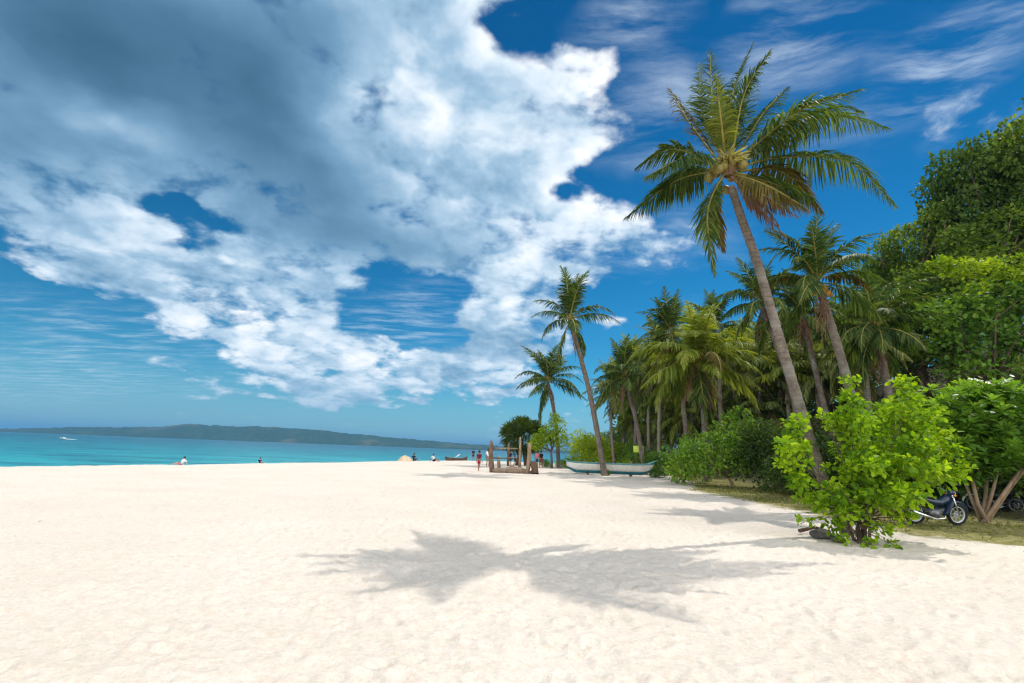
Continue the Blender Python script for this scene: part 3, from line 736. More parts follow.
def hero_palm():
    Y = 12.0
    hub = at(727, 172, Y); base = on_gnd(848, 533)
    t = empty('coconut_palm', base, 'tallest and nearest coconut palm, its long trunk leaning left out of the bright green shrub', 'palm tree', 'coconut palms')
    w2l = lambda p: np.array(p - base)
    trunk_px = [(848, 533, 0), (838, 512, -.05), (822, 477, -.1), (801, 410, -.2), (780, 340, -.3), (757, 262, -.45), (742, 220, -.55), (731, 186, -.68)]
    P = [w2l(at(x, y, base.y + dy)) for x, y, dy in trunk_px]; P.insert(0, P[0] + np.array((.12, 0, -.4)))
    trunk_mb(P, .152, .098, 1.4, 18, 130, 3).build('trunk', M['trunk'], t)
    Z = lambda zx, zy, dy: w2l(at(600 + zx / 2.627, 30 + zy / 2.627, Y + dy))
    H = (335, 362)
    fr = [  # control points in the crown, in the plane of the crown, with their own depth; kind, leaflet length, droop, ragged
        ([(325, 345, 0), (300, 240, .4), (288, 55, .9)], 'g', .55, .35, .05),
        ([(335, 345, 0), (348, 170, .3), (402, 35, .5)], 'g', .45, .3, .05),
        ([(345, 345, 0), (378, 170, -.3), (447, 58, -.7)], 'g', .5, .35, .08),
        ([(340, 345, 0), (370, 220, .7), (412, 108, 1.3)], 'g', .55, .5, .05),
        ([(325, 345, 0), (268, 215, .8), (262, 88, 1.4)], 'g', .5, .4, .05),
        ([(330, 345, 0), (318, 235, -.8), (304, 120, -.9)], 'y', .36, .4, .0),
        ([(310, 345, 0), (238, 248, .7), (180, 152, 1.5)], 'o', .5, .7, .25),
        ([(350, 350, 0), (425, 225, .8), (492, 150, 1.6)], 'g', .55, .6, .05),
        ([(350, 350, 0), (520, 215, -.9), (682, 158, -1.9)], 'g', .75, .55, .03),
        ([(360, 355, 0), (480, 255, -.2), (620, 205, -.5), (690, 215, -.7)], 'g', .7, .8, .05),
        ([(360, 360, 0), (470, 290, .3), (610, 228, .6), (757, 258, 1.0)], 'g', .8, .75, .05),
        ([(360, 362, 0), (470, 335, .3), (650, 345, .6), (776, 462, .8)], 'g', .85, .95, .02),
        ([(365, 370, 0), (480, 372, .8), (585, 478, 1.4)], 'o', .75, 1.0, .08),
        ([(355, 380, 0), (430, 405, -1.0), (545, 470, -1.9)], 'o', .75, 1.0, .05),
        ([(355, 375, 0), (450, 400, .2), (560, 440, .4)], 'g', .7, 1.1, .1),
        ([(345, 385, 0), (400, 445, -.2), (492, 548, -.5)], 'd', .45, 1.2, .1),
        ([(348, 385, 0), (400, 425, .3), (470, 512, .6)], 'd', .4, 1.2, .2),
        ([(352, 382, 0), (440, 440, -.3), (520, 490, -.4)], 'd', .4, 1.3, .3),
        ([(325, 375, 0), (283, 480, -.5), (300, 645, -.7)], 'g', .55, .8, .12),
        ([(322, 378, 0), (300, 480, .3), (325, 580, .6)], 'o', .5, .9, .15),
        ([(315, 365, 0), (195, 398, 1.1), (70, 492, 2.2)], 'g', .75, .8, .05),
        ([(310, 355, 0), (190, 312, .3), (97, 362, .6)], 'g', .62, .6, .08),
        ([(312, 365, 0), (220, 375, .8), (165, 440, 1.7)], 'g', .75, .9, .05),
        ([(315, 360, 0), (230, 335, -1.1), (120, 385, -2.1)], 'g', .7, .8, .05),
    ]
    mats = dict(g=('palm', 'rachis'), y=('palm_young', 'rachis'), o=('palm_old', 'rachis'), d=('palm_dead', 'rachis_dead'))
    for i, (pp, kind, L, dr, rag) in enumerate(fr):
        P = [Z(*p) for p in pp]
        me = frond_mesh('palm_frond', P, 108 if kind != 'd' else 50, L * 1.28, .046 if kind != 'd' else .045, dr * 1.25, 200 + i, .036, rag, .12, .3 if kind != 'd' else 0)
        o = link('frond', me, [M[k] for k in mats[kind]], t, False)
        if kind == 'd': o['label'] = 'dead brown frond hanging'
    r = rng(4)
    for i in range(13):
        a = r.uniform(0, 6.28); q = r.uniform(.14, .42)
        c = MB().ell((0, 0, 0), (.115, .115, .145), 12, 9).build('coconut', M['coconut'], t)
        c.location = Vector(Z(*H, 0)) + Vector((math.cos(a) * q * 1.25, math.sin(a) * q, r.uniform(-.42, .12))); c.rotation_euler = (r.normal(0, .4), r.normal(0, .4), 0)
    for i in range(12):   # flower stalks
        a = r.uniform(-2.9, -.2) if i < 8 else r.uniform(0, 6.28); mb = MB(); h = Z(*H, 0)
        for k in range(9):
            b = a + r.normal(0, .3); e = r.uniform(-.3, .9); l = r.uniform(.35, .62)
            mb.tube([tuple(h), tuple(h + np.array((math.cos(b) * .5, math.sin(b) * .5, .2 + e * .4)) * l), tuple(h + np.array((math.cos(b), math.sin(b), e * .6)) * l)], (.026, .02, .010), 5)
        mb.build('flower_stalk', M['inflor'], t)
    mb = MB()   # torn fibre round the crown
    for i in range(46):
        a = r.uniform(0, 6.28); l = r.uniform(.3, .7); h = Z(*H, 0)
        mb.tube([tuple(h + np.array((math.cos(a) * .1, math.sin(a) * .1, -.25))), tuple(h + np.array((math.cos(a) * .3, math.sin(a) * .3, .1)) ), tuple(h + np.array((math.cos(a) * .42, math.sin(a) * .42, .1 + l * .5 - .35 * r.rand())))], (.03, .035, .01), 4, flat=.4)
    mb.build('fibre_sheath', M['palm_dead' if False else 'rachis_dead'], t)

# ------------------------------------------------------------------ leafy crowns
LEAF_S = (np.array([(0, 0, 0), (.5, .5, .10), (1, 0, -.08), (.5, -.5, .10)]), np.array([(0, 2, 1), (0, 3, 2)]))            # folded blade, two triangles
LEAF_B = (np.array([(0, 0, 0), (.32, .50, .08), (.30, 0, -.01), (.32, -.50, .08), (.68, .40, .05), (.70, 0, -.01), (.68, -.40, .05), (1, .0, -.10)]),
          np.array([(0, 2, 1), (0, 3, 2), (1, 2, 5), (1, 5, 4), (2, 3, 6), (2, 6, 5), (4, 5, 7), (5, 6, 7)]))              # broad leaf with a crease
LEAF_L = (np.array([(0, 0, 0), (.35, .40, .06), (.35, -.40, .06), (.72, .5, .02), (.72, -.5, .02), (1, 0, -.16), (.35, 0, 0), (.72, 0, -.04)]),
          np.array([(0, 6, 1), (0, 2, 6), (1, 6, 7), (1, 7, 3), (6, 2, 4), (6, 4, 7), (3, 7, 5), (7, 4, 5)]))              # long strap with a rib
def leaves_np(P, D, N, ln, wd, tmpl):
    tv, tf = tmpl
    D = unit(D); S = unit(np.cross(N, D)); N = np.cross(D, S)
    n = len(P); k = len(tv)
    V = P[:, None, :] + D[:, None, :] * (tv[None, :, 0, None] * ln[:, None, None]) + S[:, None, :] * (tv[None, :, 1, None] * wd[:, None, None]) + N[:, None, :] * (tv[None, :, 2, None] * ln[:, None, None])
    F = (tf[None] + (np.arange(n) * k)[:, None, None]).reshape(-1, 3)
    return V.reshape(-1, 3), F
def crown_mesh(name, lobes, ln, wd, tmpl, seed, dens=1.0, sun_up=.55, jit=.45, shell=.55, droop=.2):
    """lobes: (cx, cy, cz, rx, ry, rz).  Leaves fill a thick shell of each lobe, so gaps and clumps show"""
    r = rng(seed); Ps, Ds, Ns, ls, rn = [], [], [], [], []
    for lb in lobes:
        c = np.array(lb[:3]); rad = np.array(lb[3:6])
        area = 4 * math.pi * ((rad[0] * rad[1]) ** 1.6 / 3 + (rad[0] * rad[2]) ** 1.6 / 3 + (rad[1] * rad[2]) ** 1.6 / 3) ** (1 / 1.6)
        n = int(area / (ln * wd) * 1.25 * dens)
        u = unit(r.normal(0, 1, (n, 3)))
        keep = r.uniform(0, 1, n) < np.clip(.75 + u[:, 2] * .55, .25, 1); u = u[keep]; n = len(u)
        q = 1 - shell * r.uniform(0, 1, n) ** 1.6
        P = c + u * rad * q[:, None] * (1 + r.normal(0, .07, (n, 1)))
        D = unit(u * .9 + r.normal(0, jit, (n, 3)) + np.array((0, 0, -droop)))
        N = unit(u * .55 + np.array((0, 0, sun_up)) + r.normal(0, jit, (n, 3)))
        Ps.append(P); Ds.append(D); Ns.append(N); ls.append(ln * r.uniform(.65, 1.2, n)); rn.append(np.clip(r.uniform(0, 1, n) * .7 + r.uniform(0, .3), 0, 1))
    P, D, N, l, rn = map(np.concatenate, (Ps, Ds, Ns, ls, rn))
    V, F = leaves_np(P, D, N, l, l * wd / ln, tmpl)
    return np_mesh(name, V, F, np.repeat(rn, len(tmpl[0])))
def limbs_mb(mb, base, targets, r0, seed, fork=.35, n=7):
    """trunk from base that forks towards the targets"""
    r = rng(seed); base = np.array(base, float); cen = np.mean([np.array(t[:3]) for t in targets], axis=0)
    f = base + (cen - base) * fork; f[:2] += r.normal(0, .08, 2) * np.linalg.norm(cen - base) * .4
    mid = (base + f) / 2 + np.append(r.normal(0, .05, 2), 0)
    mb.tube([tuple(base - (0, 0, .3)), tuple(base), tuple(mid), tuple(f)], (r0 * 1.35, r0 * 1.15, r0 * .9, r0 * .75), n + 2)
    for t in targets:
        e = np.array(t[:3]); m_ = f + (e - f) * .5 + r.normal(0, .10, 3) * np.linalg.norm(e - f)
        mb.tube([tuple(f - (0, 0, r0 * .3)), tuple(f + (m_ - f) * .5), tuple(m_), tuple(e)], (r0 * .55, r0 * .42, r0 * .3, r0 * .1), n)
        for q in range(2):
            e2 = e + r.normal(0, .5, 3) * np.array(t[3:6]); mb.tube([tuple(m_), tuple((m_ + e2) / 2 + r.normal(0, .06, 3)), tuple(e2)], (r0 * .26, r0 * .18, r0 * .05), 5)
    return mb
def dome_lobes(rx, ry, rz, n, seed, size=.42, zc=0, low=-.2):
    """n lobes over an uneven dome"""
    r = rng(seed); out = []
    for i in range(n):
        u = unit(r.normal(0, 1, 3)); u[2] = abs(u[2]) if u[2] < low else u[2]
        k = r.uniform(.45, .9); s = size * r.uniform(.65, 1.3)
        out.append((u[0] * rx * k, u[1] * ry * k, zc + u[2] * rz * k, rx * s, ry * s, rz * s * .85))
    out.append((0, 0, zc, rx * .6, ry * .6, rz * .6)); return out
def ragged(lobes, k, seed, lo=.25, hi=.5, up=.3):
    """adds small leafy ends round each mass so that outlines are uneven"""
    r = rng(seed); out = [tuple(l) for l in lobes]
    for lb in lobes:
        for q in range(k):
            u = unit(r.normal(0, 1, 3)); u[2] = u[2] * .8 + up * r.rand()
            out.append((*(np.array(lb[:3]) + u * np.array(lb[3:]) * r.uniform(.85, 1.3)), *(np.array(lb[3:]) * r.uniform(lo, hi))))
    return out
def leafy(name, loc, lobes, ln, wd, tmpl, mat, label, cat, group, seed, r0=.12, dens=1.0, trunk=True, bark='bark', fork=.35, rag=0, **kw):
    t = empty(name, loc, label, cat, group)
    link('crown', crown_mesh('crown', ragged(lobes, rag, seed) if rag else lobes, ln, wd, tmpl, seed, dens, **kw), M[mat], t, False)
    if trunk:
        tg = sorted(lobes, key=lambda l: -l[3])[:7]
        limbs_mb(MB(), (0, 0, 0), tg, r0, seed, fork).build('trunk', M[bark], t)
    return t
def copy_thing(src, loc, label, rz=0., sc=(1, 1, 1), group=None):
    t = src.copy(); COL.objects.link(t); t.location = loc; t.rotation_euler = (0, 0, rz); t.scale = sc; t['label'] = label
    if group: t['group'] = group
    for ch in src.children:
        c = ch.copy(); COL.objects.link(c); c.parent = t
    return t

def hero_shrub():
    Y = 11.6; base = on_gnd(858, 540); o3 = lambda p: np.array(p - base)
    t = empty('shrub', base, 'bright yellow-green broad-leaved shrub at the foot of the tallest palm', 'shrub')
    L = [(795, 428, 13, 0), (786, 447, 11, -.3), (792, 466, 12, -.2), (800, 450, 10, .1), (799, 485, 12, -.3), (846, 428, 14, .2), (829, 420, 8, .1), (850, 402, 12, .2), (849, 382, 7, .2), (857, 425, 15, -.2), (838, 424, 9, 0),
         (904, 382, 8, .1), (905, 402, 13, .1), (893, 424, 20, .3), (871, 442, 21, .1), (866, 466, 22, -.4), (925, 418, 13, .4), (930, 436, 17, .2), (944, 455, 13, 0), (954, 472, 11, -.2), (933, 476, 17, -.2), (912, 465, 23, -.4),
         (880, 492, 24, -.5), (850, 500, 14, -.4), (898, 503, 17, -.5), (814, 503, 9, -.3), (832, 494, 10, -.7), (846, 512, 12, -.7), (828, 508, 9, -.7), (868, 466, 26, .6), (905, 450, 28, .7), (851, 472, 14, -.3), (903, 520, 7, -.5), (882, 533, 8, -.6), (832, 526, 8, -.4), (893, 545, 5, -.7), (868, 545, 5, -.9), (806, 522, 5, -.3), (845, 540, 5, -.7)]
    k = Y / FPX * 1.16; lobes = []
    for px, py, rp, dy in L:
        c = o3(at(px, py, Y + dy)); rr = rp * k; lobes.append((*c, rr, rr * 1.05, rr * .95))
    r = rng(9); big = []
    for lb in lobes:      # split each mass into leafy shoot-ends so that the outline is ragged
        big.append((*lb[:3], *(np.array(lb[3:]) * .72)))
        for q in range(5):
            u = unit(r.normal(0, 1, 3)); u[2] = abs(u[2]) * .9 - .1
            big.append((*(np.array(lb[:3]) + u * np.array(lb[3:]) * r.uniform(.8, 1.25)), *(np.array(lb[3:]) * r.uniform(.22, .42))))
    link('foliage', crown_mesh('foliage', big, .130, .094, LEAF_B, 12, 1.45, .6, .5, .75, .25), M['lettuce'], t, False)
    mb = MB()
    for i in range(7):
        b = np.array((r.normal(0, .13), r.normal(0, .1), 0)); sub = [lobes[j] for j in range(i, len(lobes), 7)]
        limbs_mb(mb, b, sub, .030, 30 + i, .30, 6)
    mb.build('stem', M['bark'], t)
    # dead lower leaves and suckers stay with the shrub
    link('dead_foliage', crown_mesh('dead_foliage', [(-.05, -.05, .42, .32, .28, .35), (.25, -.1, .35, .2, .2, .25)], .12, .07, LEAF_B, 3, .35), M['litter'], t, False)

def frangipani():
    base = on_gnd(988, 522); k = base.y / FPX
    t = empty('frangipani_tree', base, 'frangipani tree with forked pale stems and white flowers, beside the parked motorbike', 'tree')
    o3 = lambda px, py, dy: np.array(at(px, py, base.y + dy) - base)
    r = rng(21); tips = []
    for px, py, n, sx, sy, sz in ((975, 466, 14, .5, .5, .25), (1012, 462, 14, .5, .5, .25), (945, 458, 12, .4, .5, .3), (875, 415, 14, .45, .5, .4), (895, 450, 14, .45, .5, .4), (915, 420, 14, .5, .6, .4), (945, 400, 16, .6, .7, .35), (985, 392, 22, .8, .8, .25), (1020, 392, 20, .7, .8, .3), (940, 440, 22, .6, .8, .5), (1000, 430, 26, .9, .8, .5), (1045, 420, 22, .6, .8, .5), (955, 420, 22, .55, .7, .5), (990, 405, 30, .7, .9, .45), (1030, 410, 26, .7, .9, .5), (930, 450, 14, .4, .6, .45), (1000, 445, 26, .8, .9, .45), (1050, 450, 18, .5, .8, .5), (975, 465, 14, .5, .6, .3), (1075, 430, 12, .5, .8, .4), (925, 405, 10, .35, .5, .3), (900, 430, 9, .4, .4, .4)):
        c = o3(px, py, 0)
        tips += [c + r.normal(0, 1, 3) * np.array((sx, sy, sz)) * .62 for _ in range(n)]
    tips = np.array(tips)
    P, D, N, l, rn = [], [], [], [], []
    for tp in tips:
        n = r.randint(18, 26); a = np.arange(n) * 2.4 + r.uniform(0, 6); e = np.linspace(-.25, .95, n) + r.normal(0, .1, n)
        ax = unit(np.array((r.normal(0, .3), r.normal(0, .3), 1)))
        d = np.stack([np.cos(a) * np.cos(e), np.sin(a) * np.cos(e), np.sin(e)], 1) + (ax - (0, 0, 1))
        P.append(tp + d * .02 - np.outer(1 - np.linspace(0, 1, n), ax) * .12); D.append(d); N.append(np.tile(ax, (n, 1)) + r.normal(0, .15, (n, 3)))
        l.append(r.uniform(.30, .46, n) * (1 - .35 * np.linspace(0, 1, n))); rn.append(np.clip(.15 + .7 * np.linspace(0, 1, n) * r.uniform(.4, 1.1), 0, 1))
    P, D, N, l, rn = map(np.concatenate, (P, D, N, l, rn))
    V, F = leaves_np(P, D, N, l, l * .33, LEAF_L)
    link('foliage', np_mesh('foliage', V, F, np.repeat(rn, 8)), M['plum'], t, False)
    mains = [o3(972, 478, .0), o3(957, 462, .3), o3(988, 455, .6), o3(1020, 470, -.1), o3(1040, 450, .5), o3(1003, 448, .2)]
    for i, e in enumerate(mains):
        mb = MB(); b = np.array((r.normal(0, .1), r.normal(0, .1), -.1)); m_ = (b + e) / 2 + np.array((r.normal(0, .06), r.normal(0, .06), -.08))
        rr = (.10, .075, .09, .10, .075, .08)[i] * .56
        mb.tube([tuple(b), tuple(m_), tuple(e)], (rr * 1.2, rr, rr * .8), 10)
        dst = np.argsort(np.linalg.norm(tips - e, axis=1))[:22]
        own = [j for j in dst if np.argmin([np.linalg.norm(tips[j] - q) for q in mains]) == i]
        for j in own:
            f = (e + tips[j]) / 2 + r.normal(0, .1, 3) + np.array((0, 0, -.06))
            mb.tube([tuple(e), tuple(f), tuple(tips[j])], (rr * .55, rr * .4, .018), 6)
        mb.build('stem', M['bark_pale'], t)
    up = tips[np.argsort(-(tips[:, 2] * 1.0 - tips[:, 1] * .9))][:90]
    for j in range(0, 84, 5):
        fl = []; c = up[j] + np.array((0, -.16, .10))
        PP, DD, NN = [], [], []
        for q in range(r.randint(3, 6)):
            cc = c + r.normal(0, .06, 3); ax = unit(np.array((r.normal(0, .3), -.5 + r.normal(0, .3), 1)))
            s1 = unit(np.cross(ax, (1, 0, .1))); s2 = np.cross(ax, s1)
            for w in range(5):
                a = w * 1.2566; d = s1 * math.cos(a) + s2 * math.sin(a)
                PP.append(cc); DD.append(d + ax * .35); NN.append(ax)
        V, F = leaves_np(np.array(PP), np.array(DD), np.array(NN), np.full(len(PP), .085), np.full(len(PP), .065), LEAF_B)
        link('flower', np_mesh('flower', V, F), M['flower'], t, False)
# ------------------------------------------------------------------ vehicles, boats, people and small things
def motorbike(loc, rz, label, paint, trim, lean=.14, rim='alloy'):
    t = empty('motorbike', loc, label, 'motorbike', 'motorbikes under the trees', rz); t.rotation_euler = (lean, 0, rz)
    for x in (.64, -.64):
        w = MB().torus((0, 0, 0), .262, .046, 40, 10).build('wheel', M['tyre'], t); w.location = (x, 0, .31)
        mb = MB().torus((0, 0, 0), .218, .020, 40, 8, flat=1.5).tube([(0, -.055, 0), (0, .055, 0)], .05 if x > 0 else .07, 14).torus((0, 0, 0), .082, .018, 24, 6)
        for k in range(16):
            a = k * math.pi / 8; b = a + (.22 if k % 2 else -.22)
            mb.tube([(math.cos(a) * .045, .03 * (-1) ** k, math.sin(a) * .045), (math.cos(b) * .215, 0, math.sin(b) * .215)], .0042, 5)
        mb.build('rim', M[rim], w)
    f = MB()
    for s in (-1, 1):
        f.tube([(.64, .075 * s, .31), (.56, .075 * s, .52), (.43, .075 * s, .86)], (.021, .024, .026), 10)
    f.tube([(.44, -.1, .84), (.44, .1, .84)], .022, 8).tube([(.50, -.1, .70), (.50, .1, .70)], .02, 8).build('fork', M['chrome'], t)
    fd = MB(); pts = [(.64 + math.cos(a) * .335, 0, .31 + math.sin(a) * .335) for a in np.linspace(.15, 2.5, 12)]
    fd.tube(pts, [.03] + [.05] * 10 + [.03], 8, flat=.35).build('front_fender', M[trim], t)
    fr = MB().tube([(-.64, 0, .31), (-.35, 0, .36), (.05, 0, .33), (.32, 0, .45), (.40, 0, .80)], (.03, .035, .035, .03, .035), 8)
    fr.tube([(.38, 0, .74), (.05, 0, .56), (-.35, 0, .66), (-.68, 0, .74)], .028, 8)
    for s in (-1, 1): fr.tube([(-.64, .1 * s, .31), (-.50, .11 * s, .68)], .026, 8)
    fr.build('frame', M['black'], t)
    bd = MB(); bd.tube([(.42, 0, .82), (.30, 0, .72), (.10, 0, .62), (-.12, 0, .64), (-.40, 0, .71), (-.74, 0, .80)], (.07, .12, .125, .12, .10, .03), 14, flat=.95)
    for s in (-1, 1): bd.tube([(.40, .11 * s, .80), (.28, .15 * s, .60), (.16, .16 * s, .38), (.10, .12 * s, .30)], (.03, .09, .08, .02), 10, flat=.3)
    b = bd.build('body', M[paint], t)
    st = MB().tube([(.02, 0, .745), (-.14, 0, .77), (-.38, 0, .80), (-.62, 0, .845)], (.07, .12, .125, .07), 12, flat=.42).build('seat', M['black'], t)
    hb = MB().tube([(.36, -.36, 1.0), (.38, -.22, 1.0), (.42, -.06, .93), (.42, .06, .93), (.38, .22, 1.0), (.36, .36, 1.0)], .014, 8).build('handlebar', M['chrome'], t)
    for s in (-1, 1):
        MB().tube([(.37, .25 * s, 1.0), (.355, .38 * s, 1.0)], .021, 8).build('grip', M['black'], hb)
        MB().tube([(.38, .22 * s, 1.0), (.36, .28 * s, 1.17)], .007, 6).ell((.355, .31 * s, 1.2), (.02, .065, .045), 10, 7).build('mirror', M['black'], t)
    hl = MB().ell((.47, 0, .90), (.09, .10, .11), 14, 10).build('headlight', M[paint], t)
    MB().ell((.525, 0, .90), (.045, .08, .085), 14, 10).build('lens', M['glass'], hl)
    for s in (-1, 1): MB().ell((.46, .13 * s, .86), (.04, .035, .035), 10, 7).build('turn_signal', M['amber'], t)
    en = MB().ell((-.06, 0, .34), (.20, .15, .12), 14, 10).box((.14, 0, .38), (.24, .17, .15)).tube([(-.08, -.17, .33), (-.08, .17, .33)], .10, 16)
    for q in range(5): en.box((.08 + q * .035, 0, .38), (.012, .21, .19))
    en.build('engine', M['engine'], t)
    MB().tube([(.20, -.1, .34), (.12, -.14, .22), (-.15, -.16, .20), (-.40, -.17, .27), (-.85, -.18, .40)], (.02, .022, .025, .042, .045), 10).build('exhaust', M['chrome'], t)
    MB().tube([(-.74, 0, .72), (-.92, 0, .62), (-.98, 0, .48)], (.09, .085, .06), 10, flat=.3).build('rear_fender', M['black'], t)
    MB().ell((-.80, 0, .78), (.05, .09, .045), 12, 8).build('tail_light', M['cloth_red'], t)
    MB().tube([(0, .1, .3), (-.05, .26, .02)], .012, 6).build('kickstand', M['black'], t)
    return t

def hull_mesh(L, B, H, sheer, z0, z1, n=28, seed=0, inset=0.0):
    """band of a boat's hull between relative heights z0..z1, closed"""
    xs = np.linspace(-1, 1, n); V = []; F = []
    lev = np.linspace(z0, z1, 5)
    for i, u in enumerate(xs):
        w = max(0.0, 1 - abs(u) ** 3.4) ** .75; sh = sheer * (abs(u) ** 3) * (1.0 if u > 0 else .55)
        rock = .45 * H * max(0, abs(u) - .80) / .20
        row = []
        for s in (1, -1):
            for q in (lev if s == 1 else lev[::-1]):
                half = (B / 2 - inset) * w * (q ** .55 if q > 0 else 0.0) + .012
                row.append((u * L / 2 * (1 + .04 * q * (u > 0)), s * half, q * (H + sh) + (1 - q) * rock))
        V += row
    k = 10
    for i in range(n - 1):
        for j in range(k):
            F.append((i * k + j, i * k + (j + 1) % k, (i + 1) * k + (j + 1) % k, (i + 1) * k + j))
    F.append(tuple(range(k))[::-1]); F.append(tuple((n - 1) * k + j for j in range(k)))
    me = bpy.data.meshes.new('hull'); me.from_pydata(V, [], F); me.update()
    bm = bmesh.new(); bm.from_mesh(me); bmesh.ops.recalc_face_normals(bm, faces=bm.faces); bm.to_mesh(me); bm.free(); return me
def outrigger_boat():
    a = gnd(574, 474.5); b = gnd(655, 478); a.z = b.z = 0
    c = (a + b) / 2; d = b - a; L = d.length * 1.12
    t = empty('outrigger_boat', Vector((c.x, c.y + 2.0, gz(c.x, c.y) + .08)), 'white wooden boat with teal bottom and rim beached behind a palm trunk', 'boat', None, math.atan2(d.y, d.x))
    B, H = 1.0, .82
    hb = link('hull', hull_mesh(L, B, H, .09, .30, .93), M['hull'], t)
    link('bottom', hull_mesh(L * .985, B, H, .08, 0, .31), M['teal'], t)
    link('gunwale', hull_mesh(L * 1.01, B + .06, H, .095, .93, 1.05), M['teal_pale'], t)
    e = L / 2
    MB().tube([(e * .84, 0, .80), (e * .99, 0, 1.02), (e * 1.11, 0, 1.22)], (.15, .12, .05), 8, flat=.6).build('bow_post', M['teal_pale'], t)
    MB().tube([(-e * .9, 0, .8), (-e * 1.01, 0, .96), (-e * 1.07, 0, 1.05)], (.10, .08, .03), 8, flat=.6).build('stern_post', M['teal_pale'], t)
    for x in (-.45, -.15, .15, .45): MB().box((x * L * .62, 0, H * .98), (.22, B * .86, .05)).build('thwart', M['hull'], t)
    for x in (-.28, .26):
        MB().tube([(x * L, -.5, .92), (x * L, .6, 1.02), (x * L, 1.6, .85), (x * L, 2.1, .40)], .045, 8).build('outrigger_arm', M['wood_pale'], t)
    MB().tube([(-.45 * L, 2.1, .36), (0, 2.1, .34), (.46 * L, 2.1, .44)], (.05, .07, .03), 8).build('outrigger_float', M['wood_pale'], t)
    for x in (-.25, .25): MB().box((x * L, 0, -.04), (.16, .9, .14)).build('chock', M['wood_dark'], t)
    return t

